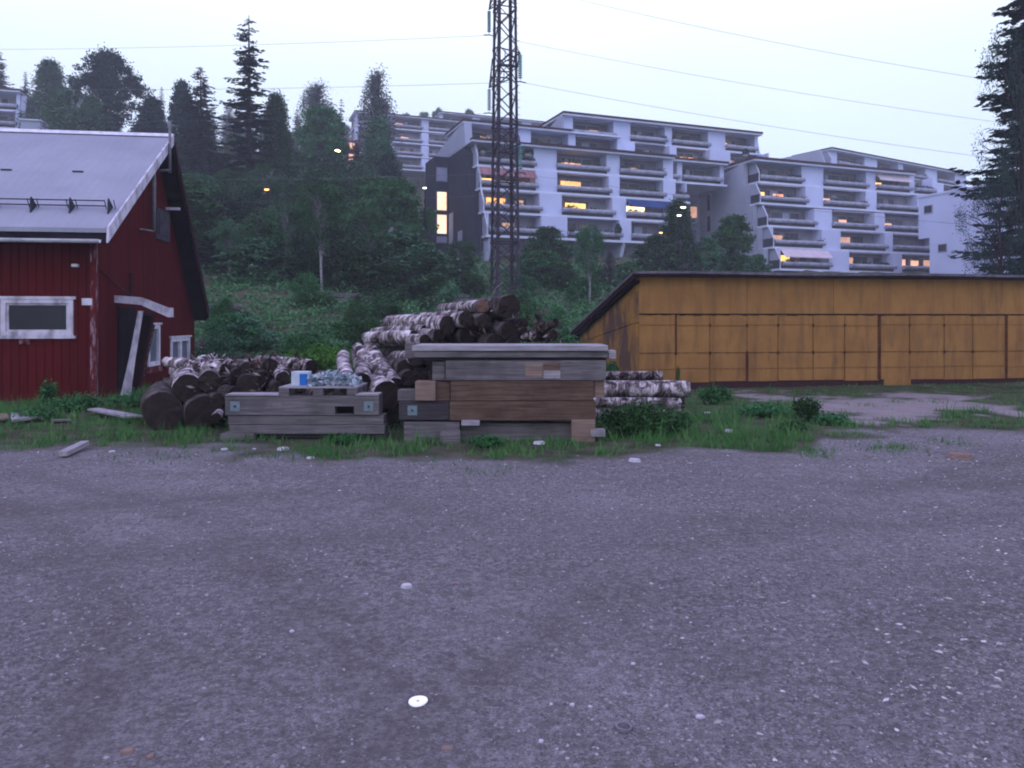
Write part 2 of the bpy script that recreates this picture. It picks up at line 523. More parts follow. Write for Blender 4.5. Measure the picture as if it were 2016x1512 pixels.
M['plinth'] = simple('dark_plinth', (0.045, 0.02, 0.022), (0.03, 0.016, 0.02), 4, 0.9)
M['felt'] = simple('roof_felt', (0.13, 0.12, 0.14), (0.07, 0.065, 0.08), 5, 0.9)

# ------------------------------------------------------------------ ground
def ground_mat():
    m, nt, b = nm('gravel_and_soil')
    v = coords(nt)
    at = nt.nodes.new("ShaderNodeAttribute"); at.attribute_name = "grass"
    as_ = nt.nodes.new("ShaderNodeAttribute"); as_.attribute_name = "sand"
    big = noise(nt, v, 0.42, 5, 0.6)
    mid = noise(nt, v, 2.0, 5, 0.6)
    sm = noise(nt, v, 22, 5, 0.8)
    worn = noise(nt, coords(nt, (0.22, 1.0, 1), 'Object', (0, 0, R(35))), 1.1, 3, 0.5, 0.6)
    fine = noise(nt, v, 85, 3, 0.7)
    c = ramp(nt, big, [(0.36, (0.098, 0.086, 0.086)), (0.62, (0.165, 0.151, 0.157))])
    c = mixc(nt, math_n(nt, 'MULTIPLY', ramp(nt, mid, [(0.35, (0, 0, 0)), (0.7, (1, 1, 1))]), 0.55), c, (0.098, 0.088, 0.080))
    c = mixc(nt, math_n(nt, 'MULTIPLY', ramp(nt, sm, [(0.44, (0, 0, 0)), (0.60, (1, 1, 1))]), 0.75), c, (0.245, 0.232, 0.240))
    c = mixc(nt, math_n(nt, 'MULTIPLY', ramp(nt, fine, [(0.38, (1, 1, 1)), (0.55, (0, 0, 0))]), 0.7), c, (0.050, 0.045, 0.044))
    vo = nt.nodes.new("ShaderNodeTexVoronoi"); vo.inputs["Scale"].default_value = 26
    vo.inputs["Randomness"].default_value = 1.0
    nt.links.new(v, vo.inputs["Vector"])
    spk = ramp(nt, vo.outputs["Distance"], [(0.10, (1, 1, 1)), (0.30, (0, 0, 0))])
    sel = nt.nodes.new("ShaderNodeSeparateColor"); nt.links.new(vo.outputs["Color"], sel.inputs[0])
    spk2 = math_n(nt, 'MULTIPLY', spk, ramp(nt, sel.outputs[0], [(0.60, (0, 0, 0)), (0.9, (1, 1, 1))]))
    c = mixc(nt, math_n(nt, 'MULTIPLY', spk2, 0.6), c, (0.34, 0.32, 0.32))
    c = mixc(nt, math_n(nt, 'MULTIPLY', ramp(nt, worn, [(0.42, (1, 1, 1)), (0.60, (0, 0, 0))]), 0.22), c, (0.080, 0.070, 0.068))
    at3 = nt.nodes.new("ShaderNodeAttribute"); at3.attribute_name = "track"
    c = mixc(nt, math_n(nt, 'MULTIPLY', at3.outputs["Fac"], 0.45), c, (0.078, 0.068, 0.066))
    lo_ = noise(nt, v, 5.5, 4, 0.7)
    c = mixc(nt, math_n(nt, 'MULTIPLY', ramp(nt, lo_, [(0.52, (0, 0, 0)), (0.66, (1, 1, 1))]), 0.22), c, (0.24, 0.225, 0.232))
    c = mixc(nt, math_n(nt, 'MULTIPLY', ramp(nt, lo_, [(0.34, (1, 1, 1)), (0.46, (0, 0, 0))]), 0.30), c, (0.070, 0.060, 0.060))
    # sandy patch
    sc_ = ramp(nt, mid, [(0.3, (0.16, 0.135, 0.130)), (0.7, (0.225, 0.195, 0.19))])
    c = mixc(nt, as_.outputs["Fac"], c, sc_)
    # grass soil
    gc = ramp(nt, mid, [(0.3, (0.024, 0.034, 0.017)), (0.5, (0.050, 0.055, 0.030)), (0.75, (0.095, 0.082, 0.066))])
    gf = ramp(nt, at.outputs["Fac"], [(0.25, (0, 0, 0)), (0.95, (1, 1, 1))])
    c = mixc(nt, gf, c, gc)
    nt.links.new(c, b.inputs["Base Color"])
    b.inputs["Roughness"].default_value = 0.95
    b.inputs["Specular IOR Level"].default_value = 0.03
    hgt = math_n(nt, 'ADD', math_n(nt, 'MULTIPLY', sm, 0.6), math_n(nt, 'MULTIPLY', fine, 0.4))
    bump(nt, b, hgt, 0.8, 0.03)
    return m
M['ground'] = ground_mat()

def build_ground():
    rows = np.concatenate([np.linspace(-6, 2.5, 18), np.linspace(2.6, 26, 300), 26*np.geomspace(1.012, 14.6, 140)])
    cols = np.linspace(-1, 1, 440)
    W = np.maximum(20, rows*0.95 + 6)
    Yg = np.repeat(rows[:, None], len(cols), 1)
    Xg = cols[None, :]*W[:, None]
    Zg = H(Xg, Yg)
    nr, nc = Yg.shape
    V = np.stack([Xg, Yg, Zg], -1).reshape(-1, 3).astype(np.float32)
    i = np.arange(nr-1)[:, None]*nc + np.arange(nc-1)[None, :]
    F = np.stack([i, i+1, i+nc+1, i+nc], -1).reshape(-1, 4).astype(np.int32)
    me = bpy.data.meshes.new("ground")
    me.vertices.add(len(V)); me.vertices.foreach_set("co", V.reshape(-1))
    me.loops.add(F.size); me.loops.foreach_set("vertex_index", F.reshape(-1))
    me.polygons.add(len(F))
    me.polygons.foreach_set("loop_start", np.arange(0, F.size, 4, dtype=np.int32))
    me.polygons.foreach_set("loop_total", np.full(len(F), 4, dtype=np.int32))
    me.polygons.foreach_set("use_smooth", np.ones(len(F), dtype=bool))
    me.update(calc_edges=True)
    g, s = grass_mask(Xg, Yg)
    a = me.attributes.new("grass", 'FLOAT', 'POINT'); a.data.foreach_set("value", g.reshape(-1).astype(np.float32))
    a = me.attributes.new("sand", 'FLOAT', 'POINT'); a.data.foreach_set("value", s.reshape(-1).astype(np.float32))
    tr = np.zeros_like(Xg)
    nz_ = fbm(Xg*0.5, Yg*0.5, 91, 3)
    for cx_, cy_, rr_, w_ in ((-9, 0.5, 6.3, .16), (-9, 0.5, 7.8, .16), (-10, -1, 10.4, .18), (-10, -1, 11.9, .18), (14, -6, 15.5, .2), (14, -6, 17.1, .2), (3, -14, 20.2, .22), (3, -14, 21.8, .22)):
        dd_ = np.hypot(Xg-cx_, Yg-cy_)-rr_+nz_*0.25
        tr = np.maximum(tr, np.exp(-(dd_/w_)**2)*np.clip(0.65+nz_*1.5, 0, 1))
    a = me.attributes.new("track", 'FLOAT', 'POINT'); a.data.foreach_set("value", tr.reshape(-1).astype(np.float32))
    me.materials.append(M['ground'])
    o = mesh_obj("ground", me)
    tag(o, kind="structure")
build_ground()

# ------------------------------------------------------------------ ground cover (stuff)
rs = np.random.RandomState(7)
M['grass'] = leaf_mat('grass_blades', (0.028, 0.085, 0.026), (0.060, 0.145, 0.040), (0.155, 0.160, 0.080))
M['under'] = leaf_mat('undergrowth_leaves', (0.034, 0.092, 0.038), (0.056, 0.145, 0.054), (0.100, 0.200, 0.080))

def rand_dirs(n, zb=0.0):
    v = rs.normal(size=(n, 3)); v[:, 2] += zb
    return v/np.linalg.norm(v, axis=1, keepdims=True)

def blades(x, y, z, h, w):
    n = len(x)
    az = rs.uniform(0, 2*np.pi, n)
    side = np.stack([np.cos(az), np.sin(az), np.zeros(n)], -1)*(w/2)[:, None]
    lean = np.stack([rs.normal(size=n)*0.35, rs.normal(size=n)*0.35, np.ones(n)], -1)
    base = np.stack([x, y, z], -1)
    tip = base + lean*h[:, None]
    return np.stack([base-side, base+side, tip], 1)

def build_grass():
    out = []
    # verge
    n = 260000
    Y = rs.uniform(8.3, 22, n)
    px = rs.uniform(-250, 2250, n)
    x = (px-HX)*Y/FPX
    g, s = grass_mask(x, Y)
    nz = fbm(x*1.3, Y*1.3, 31, 3)
    cl = fbm(x*4.5, Y*4.5, 37, 2)
    keep = rs.rand(n) < np.clip((g-0.45)*1.4, 0, 1)*np.clip(0.45+cl*2.4+nz*1.0, 0.03, 1)
    x, Y, g, nz, cl = x[keep], Y[keep], g[keep], nz[keep], cl[keep]
    h = (0.035 + 0.10*np.clip(g, 0, 1)**2*rs.rand(len(x))**1.3 + 0.05*np.clip(nz+0.2, 0, 1)) * (0.7+0.6*rs.rand(len(x)))
    tall = (rs.rand(len(x)) < 0.14*np.clip(nz*2+0.4, 0, 1)) & (g > 0.9)
    h = np.where(tall, h*2.4, h*1.12)
    h = np.where((Y > 15.3) & (x > 1.5), h*0.45, h)
    out.append(blades(x, Y, H(x, Y)-0.01, h, rs.uniform(0.008, 0.022, len(x))))
    # loose tufts in the gravel
    tx, ty = [], []
    for pxx, pyy, sp, k in [(1740, 884, .18, 120), (1770, 883, .15, 120), (1590, 888, .2, 120), (1610, 896, .12, 80), (1870, 874, .15, 90),
                            (1700, 800, .2, 60), (1660, 815, .12, 50), (1760, 790, .14, 50), (1850, 792, .2, 60), (1610, 792, .15, 80),
                            (360, 898, .2, 60), (540, 903, .2, 80), (260, 892, .3, 80), (950, 925, .2, 60)]:
        p = gnd(pxx, pyy)
        tx.append(rs.normal(p.x, sp, k)); ty.append(rs.normal(p.y, sp*1.2, k))
    tx = np.concatenate(tx); ty = np.concatenate(ty)
    out.append(blades(tx, ty, H(tx, ty)-0.01, rs.uniform(0.03, 0.09, len(tx)), rs.uniform(0.01, 0.02, len(tx))))
    V = np.concatenate(out)
    o = mesh_obj("grass", np_mesh("grass", V, 3, M['grass']))
    tag(o, kind="stuff")
build_grass()

def leaf_quads(c, size, zb=0.3, asp=0.6):
    """diamond leaves round centres c (n,3)"""
    n = len(c)
    d = rand_dirs(n)
    nrm = rand_dirs(n, zb*2)
    t = np.cross(d, nrm); t /= np.maximum(np.linalg.norm(t, axis=1, keepdims=True), 1e-6)
    d2 = np.cross(nrm, t)
    s = size[:, None] if hasattr(size, '__len__') else size
    return np.stack([c - d2*s*0.5, c + t*s*0.5*asp, c + d2*s*0.5, c - t*s*0.5*asp], 1)

def build_under():
    # leafy undergrowth on the slope behind the yard
    n = 5200
    Y = 19.5 + (75-19.5)*rs.rand(n)**1.7
    px = rs.uniform(330, 1500, n)
    x = (px-HX)*Y/FPX
    # keep out of the two sheds
    def inside(C, x, Y, a0, a1, b0, b1, ang=R(7.9)):
        dx, dy = x-C[0], Y-C[1]
        a = dx*math.cos(ang)+dy*math.sin(ang); b = -dx*math.sin(ang)+dy*math.cos(ang)
        return (a > a0) & (a < a1) & (b > b0) & (b < b1)
    keep = ~(inside((-8.59, 15.9), x, Y, -20, 2.2, -1, 9.4) | inside((3.0, 18.3), x, Y, -.4, 20, -.6, 7.2))
    x, Y = x[keep], Y[keep]; n = len(x)
    z = H(x, Y)
    sz = np.interp(Y, [19, 30, 75], [0.26, 0.42, 1.0])*rs.uniform(0.6, 1.5, n)
    hh = sz*rs.uniform(0.5, 1.3, n)
    k = 34
    lump = np.clip(fbm(x*0.35, Y*0.25, 71, 3)*2.2+0.3, 0.15, 2.2)
    sz = sz*(0.6+0.5*lump); hh = hh*lump
    c = np.repeat(np.stack([x, Y, z], -1), k, 0)
    off = rs.normal(size=(n*k, 3))*0.5
    ss = np.repeat(sz, k)
    c[:, 0] += off[:, 0]*ss; c[:, 1] += off[:, 1]*ss
    c[:, 2] += np.abs(off[:, 2])*np.repeat(hh, k)*1.3
    ls = np.interp(c[:, 1], [19, 30, 75], [0.07, 0.12, 0.26])*rs.uniform(0.6, 1.4, n*k)
    o = mesh_obj("undergrowth", np_mesh("undergrowth", leaf_quads(c, ls, 0.5), 4, M['under']))
    tag(o, kind="stuff")
build_under()

# gravel stones
def stone_mat():
    m, nt, b = nm('gravel_stones')
    g = nt.nodes.new("ShaderNodeNewGeometry")
    c = ramp(nt, g.outputs["Random Per Island"], [(0.0, (0.07, 0.065, 0.064)), (0.55, (0.13, 0.122, 0.125)), (0.93, (0.21, 0.20, 0.205)), (1.0, (0.31, 0.295, 0.30))])
    nt.links.new(c, b.inputs["Base Color"]); b.inputs["Roughness"].default_value = 0.9
    return m
M['stone'] = stone_mat()
def chip_mat():
    m, nt, b = nm('pale_chips')
    g = nt.nodes.new('ShaderNodeNewGeometry')
    nt.links.new(ramp(nt, g.outputs['Random Per Island'], [(0.0, (0.16, 0.14, 0.13)), (0.6, (0.26, 0.235, 0.225)), (1.0, (0.50, 0.46, 0.45))]), b.inputs['Base Color'])
    b.inputs['Roughness'].default_value = 0.9
    return m
OCT = np.array([[1,0,0],[0,1,0],[-1,0,0],[0,-1,0],[0,0,1]], float)
OF = np.array([[0,1,4],[1,2,4],[2,3,4],[3,0,4]])
def stones_mesh(name, x, y, z, rx, ry, rz, mat):
    n = len(x)
    az = rs.uniform(0, 2*np.pi, n)
    J = OCT[None]*(1+rs.uniform(-.35, .35, (n, 5, 1)))
    J[:, 4, 0] += rs.uniform(-.4, .4, n); J[:, 4, 1] += rs.uniform(-.4, .4, n)
    X = J[:, :, 0]*rx[:, None]; Y_ = J[:, :, 1]*ry[:, None]; Z = J[:, :, 2]*rz[:, None]
    c, s = np.cos(az)[:, None], np.sin(az)[:, None]
    V = np.stack([x[:, None]+X*c-Y_*s, y[:, None]+X*s+Y_*c, z[:, None]+Z], -1)
    F = (OF[None]+5*np.arange(n)[:, None, None]).reshape(-1, 3).astype(np.int32)
    me = bpy.data.meshes.new(name)
    V = V.reshape(-1, 3).astype(np.float32)
    me.vertices.add(len(V)); me.vertices.foreach_set("co", V.reshape(-1))
    me.loops.add(F.size); me.loops.foreach_set("vertex_index", F.reshape(-1))
    me.polygons.add(len(F))
    me.polygons.foreach_set("loop_start", np.arange(0, F.size, 3, dtype=np.int32))
    me.polygons.foreach_set("loop_total", np.full(len(F), 3, dtype=np.int32))
    me.update(calc_edges=True)
    me.materials.append(mat)
    return mesh_obj(name, me)

def build_stones():
    n = 85000
    Y = 2.6 + (13-2.6)*rs.rand(n)**1.5
    x = rs.uniform(-0.75, 0.75, n)*Y
    g, s = grass_mask(x, Y)
    dens = np.clip(0.55 + fbm(x*0.7, Y*0.7, 51, 3)*1.4 + 0.25*(x/Y > 0), 0.1, 1)
    k = (g < 0.5) & (rs.rand(n) < dens)
    x, Y = x[k], Y[k]; n = len(x)
    r = 0.004 + 0.012*rs.rand(n)**2.6
    r *= np.interp(Y, [3, 12], [0.9, 1.5])
    tag(stones_mesh("gravel", x, Y, H(x, Y)-0.001, r, r*rs.uniform(0.6, 1, n), r*rs.uniform(0.4, .8, n), M['stone']), kind="stuff")
    # pale wood chips scattered over the right of the yard
    n = 1500
    px = np.clip(rs.normal(1850, 230, n), 1300, 2300); py = rs.uniform(980, 1500, n)
    cl = fbm(px*0.012, py*0.02, 61, 3)
    k = rs.rand(n) < np.clip(0.42+cl*1.5, 0, 1)
    px, py = px[k], py[k]
    px = np.concatenate([px, rs.uniform(1560, 2016, 150), rs.uniform(100, 1500, 130), rs.uniform(1900, 2100, 90), rs.uniform(1800, 1960, 60)])
    py = np.concatenate([py, rs.uniform(865, 960, 150), rs.uniform(895, 980, 130), rs.normal(1085, 14, 90), rs.normal(908, 6, 60)])
    Y = CH*FPX/(py-HY); x = (px-HX)*Y/FPX; n = len(x)
    r = 0.006+0.020*rs.rand(n)**2
    tag(stones_mesh("wood_chips", x, Y, H(x, Y)-0.001, r, r*0.55, r*0.35, M['chip']), kind="stuff")
M['chip'] = chip_mat()
M['white_disc'] = simple('white_disc', (0.85, 0.85, 0.88), (0.78, 0.78, 0.82), 4, 0.5)
M['litter'] = simple('pale_litter', (0.42, 0.40, 0.43), (0.28, 0.265, 0.29), 20, 0.6)
build_stones()

# ------------------------------------------------------------------ trees
M['bark'] = simple('tree_bark', (0.045, 0.038, 0.040), (0.025, 0.022, 0.024), 6, 0.95, (1, 1, 0.4))
M['birch_trunk'] = simple('birch_trunk', (0.36, 0.35, 0.38), (0.10, 0.095, 0.10), 3, 0.85, (1, 1, 2.5), lo=0.45, hi=0.62)
M['needles'] = leaf_mat('spruce_needles', (0.010, 0.022, 0.020), (0.018, 0.038, 0.030), (0.032, 0.058, 0.042))
M['pine_n'] = leaf_mat('pine_needles', (0.010, 0.024, 0.022), (0.020, 0.042, 0.034), (0.036, 0.062, 0.046))
M['birch_l'] = leaf_mat('birch_leaves', (0.020, 0.058, 0.026), (0.038, 0.098, 0.042), (0.078, 0.160, 0.068))
M['green_l'] = leaf_mat('broad_leaves', (0.016, 0.055, 0.019), (0.031, 0.100, 0.030), (0.068, 0.170, 0.050))
M['pale_l'] = leaf_mat('thin_pale_leaves', (0.05, 0.062, 0.06), (0.085, 0.10, 0.10), (0.12, 0.135, 0.14))
M['bright_l'] = leaf_mat('bright_leaves', (0.020, 0.070, 0.010), (0.045, 0.135, 0.018), (0.085, 0.20, 0.030))

M['birch_pale'] = simple('pale_birch_trunk', (0.26, 0.25, 0.26), (0.07, 0.065, 0.065), 3, 0.85, (1, 1, 2.5), lo=0.50, hi=0.66)
PROTO = {}
def spruce_proto(key, h, rad, seed, step=0.42, open_=0.0, nb=6, mat='needles', zlo=0.06, sp=0.22):
    r = np.random.RandomState(seed)
    tr = MB(); tr.tube([(0, 0, -0.5), (0, 0, h*0.5), (0, 0, h*0.99)], [h*0.014, h*0.008, 0.02], 7)
    cs = []; axs = []; ls = []
    z = h*zlo
    while z < h*0.985:
        t = z/h
        L0 = rad*((1-t)**0.62)*(0.62+0.38*min(1, t/0.18)) + 0.12
        L0 *= 1 + 0.28*math.sin(z*1.7+seed) * (1-t)
        for k in range(nb):
            if r.rand() < open_: continue
            az = r.uniform(0, 2*math.pi); L = L0*r.uniform(0.5, 1.2)
            d = np.array([math.cos(az), math.sin(az), 0])
            sd = np.array([-d[1], d[0], 0])
            npt = max(2, int(L/sp))
            for i in range(npt):
                f = (i+0.6)/npt
                droop = -0.28*L*f + 0.22*L*f*f*f
                p = d*L*f + np.array([0, 0, z+droop])
                wdt = 0.50*(1-f*0.65)*min(1, L/1.2)+0.10
                for q in range(3):
                    s = (-1, 1, 0)[q]
                    dirv = d*(0.6 if q < 2 else 1.0) + sd*s*0.9 + np.array([0, 0, -0.35*r.rand()])
                    dirv /= np.linalg.norm(dirv)
                    cs.append(p + dirv*wdt*0.4 + r.normal(size=3)*0.03); axs.append(dirv); ls.append(wdt*r.uniform(.7, 1.2))
            if L > 0.8 and r.rand() < 0.5:
                tr.tube([(0, 0, z), tuple(d*L*0.8+np.array([0, 0, z-0.2*L*.8]))], [0.025, 0.008], 4, caps=False)
        z += step*r.uniform(0.7, 1.3)
    cs = np.array(cs); axs = np.array(axs); ls = np.array(ls)[:, None]
    up = np.array([0, 0, 1.0]) + r.normal(size=cs.shape)*0.35
    t = np.cross(axs, up); t /= np.linalg.norm(t, axis=1, keepdims=True)
    V = np.stack([cs-axs*ls*0.5, cs+t*ls*0.30, cs+axs*ls*0.55, cs-t*ls*0.30], 1)
    PROTO[key] = (tr.mesh("trunk", M['bark']), np_mesh("crown", V, 4, M[mat]), h, rad, None)

def leafy_proto(key, h, wid, seed, ls=0.2, ncl=70, per=110, mat='green_l', bark='bark', crown_lo=0.25, droop=0.0, clr=0.11, conic=0.0, stems=1):
    r = np.random.RandomState(seed)
    tr = MB(); C = []
    for st in range(stems):
        ox, oy = (r.normal(size=2)*0.06*h if stems > 1 else (0, 0))
        top = Vector((ox*2+r.normal()*0.03*h, oy*2+r.normal()*0.03*h, h*0.9*(1 if st == 0 else r.uniform(.6, .95))))
        mid = Vector((ox+r.normal()*0.02*h, oy+r.normal()*0.02*h, h*0.45))
        tr.tube([(ox*.3, oy*.3, -0.4), mid*0.5+Vector((ox*.2, oy*.2, 0)), mid, (mid+top)/2, top], [h*.016, h*.013, h*.010, h*.006, .01], 7)
    n0 = 0
    while n0 < ncl:
        t = crown_lo + (0.95-crown_lo)*r.rand()**0.85
        tt = (t-crown_lo)/(1-crown_lo)
        prof = math.sin(math.pi*min(1, tt*0.86+0.12))**0.7 if conic <= 0 else (1-tt)**0.9*(0.5+0.5*min(1, tt/0.2))+0.04
        prof *= 1+0.35*math.sin(5*tt+seed)*r.rand()
        az = r.uniform(0, 2*math.pi); rr = wid*0.5*prof*r.uniform(0.15, 1.12)**0.6
        c = np.array([math.cos(az)*rr, math.sin(az)*rr, h*t])
        st = Vector((0, 0, h*max(0.15, t-0.18)))
        tr.tube([st, (st+Vector(c))*0.5+Vector((0, 0, 0.04*h)), c], [h*.0045, h*.003, .008], 4, caps=False)
        k = int(per*r.uniform(0.5, 1.4))
        off = r.normal(size=(k, 3))*clr*wid*0.8*r.uniform(0.6, 1.2)
        off[:, 2] *= 0.75
        if droop: off[:, 2] = off[:, 2]*1.5 - np.abs(r.normal(size=k))*droop
        C.append(c+off); n0 += 1
    C = np.concatenate(C)
    V = leaf_quads(C, ls*r.uniform(0.6, 1.4, len(C)), 0.3, 0.7)
    PROTO[key] = (tr.mesh("trunk", M[bark]), np_mesh("crown", V, 4, M[mat]), h, wid/2, None)

spruce_proto('spruce1', 18, 2.6, 1, 0.34, 0.05, 8)
spruce_proto('spruce2', 14, 2.4, 2, 0.32, 0.0, 8)
spruce_proto('spruce3', 18, 2.3, 5, 0.46, 0.22, 8)
spruce_proto('spruce_near', 20, 2.6, 9, 0.30, 0.0, 13, zlo=0.02, sp=0.13)
leafy_proto('pine', 15, 8.0, 12, 0.26, 190, 130, 'pine_n', 'bark', 0.40, 0, 0.065)
leafy_proto('pine2', 13, 6.0, 13, 0.26, 170, 130, 'pine_n', 'bark', 0.30, 0, 0.07, conic=1)
leafy_proto('birch1', 15, 6.0, 21, 0.21, 230, 95, 'birch_l', 'birch_trunk', 0.14, 0.5, 0.055, conic=0.6)
leafy_proto('birch2', 12, 5.2, 22, 0.20, 200, 90, 'birch_l', 'birch_trunk', 0.2, 0.4, 0.06)
leafy_proto('thin1', 15, 5.0, 23, 0.15, 130, 80, 'pale_l', 'bark', 0.35, 0.5, 0.065, conic=0.6)
leafy_proto('green1', 9, 7.0, 31, 0.26, 210, 95, 'green_l', 'bark', 0.08, 0, 0.055, stems=3)
leafy_proto('green2', 8, 5.0, 32, 0.23, 190, 85, 'birch_l', 'bark', 0.08, 0, 0.06, stems=2)
leafy_proto('green3', 10, 5.5, 33, 0.25, 190, 90, 'green_l', 'bark', 0.15, 0, 0.06)
leafy_proto('birch_tall', 10, 4.4, 61, 0.19, 120, 80, 'birch_l', 'birch_pale', 0.46, 0.35, 0.07)
leafy_proto('branchy', 12, 7.5, 41, 0.10, 60, 230, 'pine_n', 'bark', 0.25, 0.35, 0.05)

def tree(key, name, label, cat, px, topy, Y, wpx=None, group=None, seed=None, dz=-0.1):
    x = (px-HX)*Y/FPX
    z0 = Hs(x, Y)+dz
    ztop = CH-(topy-HY)*Y/FPX
    tm, cm, h, rad, _ = PROTO[key]
    sz = max(0.2, (ztop-z0)/h)
    sx = (wpx/2*Y/FPX)/rad if wpx else sz
    r = random.Random(int(px*13+Y*7+topy))
    t = thing(name, label, cat, (x, Y, z0), r.uniform(0, 6.28), group, (sx, sx, sz))
    mesh_obj("trunk", tm, t); mesh_obj("crown", cm, t)
    return t

G1 = "trees on the hillside wood"
# skyline and leading trees, left to right
tree('spruce1', 'spruce_tree', 'dark conifer cut by the left edge of the photo above the far terraced flats', 'tree', -2, 98, 118, 85, G1)
tree('spruce2', 'spruce_tree', 'small thin conifer tip between the left-edge conifer and the pale birch', 'tree', 50, 138, 122, 36, G1)
tree('birch1', 'birch_tree', 'pale rounded birch rising behind the left end of the red barn roof', 'tree', 100, 108, 112, 125, G1)
tree('pine', 'pine_tree', 'broad dark pine with layered crown above the red barn roof', 'tree', 208, 97, 98, 120, G1)
tree('birch2', 'birch_tree', 'bushy dull green tree right behind the ridge between birch and broad pine', 'tree', 150, 175, 92, 120, G1)
tree('pine2', 'pine_tree', 'low dark pine between the broad pine and the leaning-topped spruce', 'tree', 300, 188, 92, 100, G1)
tree('spruce2', 'spruce_tree', 'small distant spruce tip above the low dark pine', 'tree', 318, 168, 120, 30, G1)
tree('pine2', 'pine_tree', 'dark pine shoulder left of the spruce behind the barn gable', 'tree', 358, 156, 86, 90, G1)
tree('spruce1', 'spruce_tree', 'dark spruce with curved tip behind the barn gable peak', 'tree', 395, 128, 82, 125, G1)
tree('spruce3', 'spruce_tree', 'tallest spruce on the skyline, open dark branches left of the pylon', 'tree', 490, 26, 72, 150, G1)
tree('birch1', 'birch_tree', 'light green birch close to the right side of the tallest spruce', 'tree', 545, 168, 76, 120, G1)
tree('thin1', 'birch_tree', 'thin hazy birch with lilac twigs halfway from tallest spruce to pylon', 'tree', 624, 152, 104, 122, G1)
tree('green3', 'birch_tree', 'darker green tree below the thin hazy lilac birch', 'tree', 632, 208, 90, 120, G1)
tree('spruce2', 'spruce_tree', 'small pointed spruce just left of the tall thin lilac birch', 'tree', 672, 190, 98, 40, G1)
tree('thin1', 'birch_tree', 'tall thin lilac birch in front of the faded far terraced flats', 'tree', 742, 120, 96, 112, G1)
tree('birch1', 'birch_tree', 'dense green lower birch at the foot of the tall thin lilac birch', 'tree', 745, 215, 88, 120, G1)
tree('green1', 'broadleaf_tree', 'bright green broadleaf tree left of the dark end wall of the nearest flats', 'tree', 768, 345, 60, 150, G1)
tree('green1', 'broadleaf_tree', 'bushy green tree reaching the lit stair windows of the nearest flats', 'tree', 800, 440, 56, 84, G1)
tree('birch_tall', 'birch_tree', 'slender young birch with pale bare trunk standing in the middle of the wood', 'tree', 634, 352, 42.5, 84, G1)
tree('birch_tall', 'birch_tree', 'young birch with pale trunk left of the slender mid-wood birch', 'tree', 566, 392, 44, 70, G1)
tree('birch_tall', 'birch_tree', 'young birch with thin pale trunk left of the bright green broadleaf tree', 'tree', 726, 400, 44.5, 66, G1)
tree('birch_tall', 'birch_tree', 'thin birch near the barn roof edge low in the wood', 'tree', 452, 430, 46, 60, G1)
tree('birch_tall', 'birch_tree', 'thin birch between the barn edge birch and the mid-wood birches', 'tree', 512, 415, 45, 60, G1)
tree('birch_tall', 'birch_tree', 'pale stemmed birch left of the pylon foot', 'tree', 910, 470, 52, 60, G1)
# the wood on the slope
rr = random.Random(5)
LW = 'one of the young dark green trees crowding the slope between barn and flats'
GW = 'young trees crowding the slope between barn and flats'
for row, (Y, n, x0, x1, yt, dy) in enumerate([(47, 7, 395, 800, 468, 26), (53, 7, 385, 790, 430, 26), (60, 8, 380, 700, 385, 26), (68, 8, 375, 740, 345, 26),
                                              (77, 8, 365, 700, 310, 24), (88, 8, 400, 850, 300, 22), (100, 8, 240, 860, 300, 18), (115, 8, 60, 800, 270, 22)]):
    for i in range(n):
        px = x0+(x1-x0)*(i+rr.uniform(.2, .8))/n
        k = rr.choice(['green1', 'green2', 'green3', 'birch2', 'birch1'] if Y < 75 else ['spruce1', 'spruce2', 'birch2', 'green3', 'pine2'])
        Yj = Y+rr.uniform(-3, 3)
        top = yt+rr.uniform(-dy, dy)
        if Y > 95: top = max(top, 235)
        if px > 770 and Y > 50: continue
        tree(k, 'young_tree', LW, 'tree', px, top, Yj, (5.5+rr.uniform(-1.2, 1.2))*FPX/Yj, GW)
for px, top, Y in ((120, 320, 66), (185, 318, 72), (240, 322, 62), (300, 330, 66), (350, 340, 58), (60, 330, 70), (10, 330, 64), (330, 350, 50), (270, 345, 54)):
    tree(rr.choice(['green1', 'green3', 'birch2']), 'young_tree', 'young tree standing on the slope hidden behind the red barn', 'tree', px, top, Y, 6.5*FPX/Y, 'young trees behind the red barn')
# hazy ridge far behind
LR = 'one of the pale hazy trees on the far ridge line behind the flats'
for i in range(46):
    px = -60+i*26.5+rr.uniform(-10, 10)
    if 880 < px: continue
    Y = rr.uniform(185, 235)
    x = (px-HX)*Y/FPX
    k = rr.choice(['spruce1', 'spruce2', 'birch1', 'green3', 'thin1'])
    zt = Hs(x, Y)+rr.uniform(8, 15)
    tree(k, 'ridge_tree', LR, 'tree', px, HY-(zt-CH)*FPX/Y, Y, rr.uniform(5, 8)*FPX/Y, 'hazy trees on the far ridge')
for px, ty in ((835, 218), (858, 216), (925, 214), (800, 222)):
    tree('green3', 'ridge_tree', LR, 'tree', px, ty, 215, 34, 'hazy trees on the far ridge')
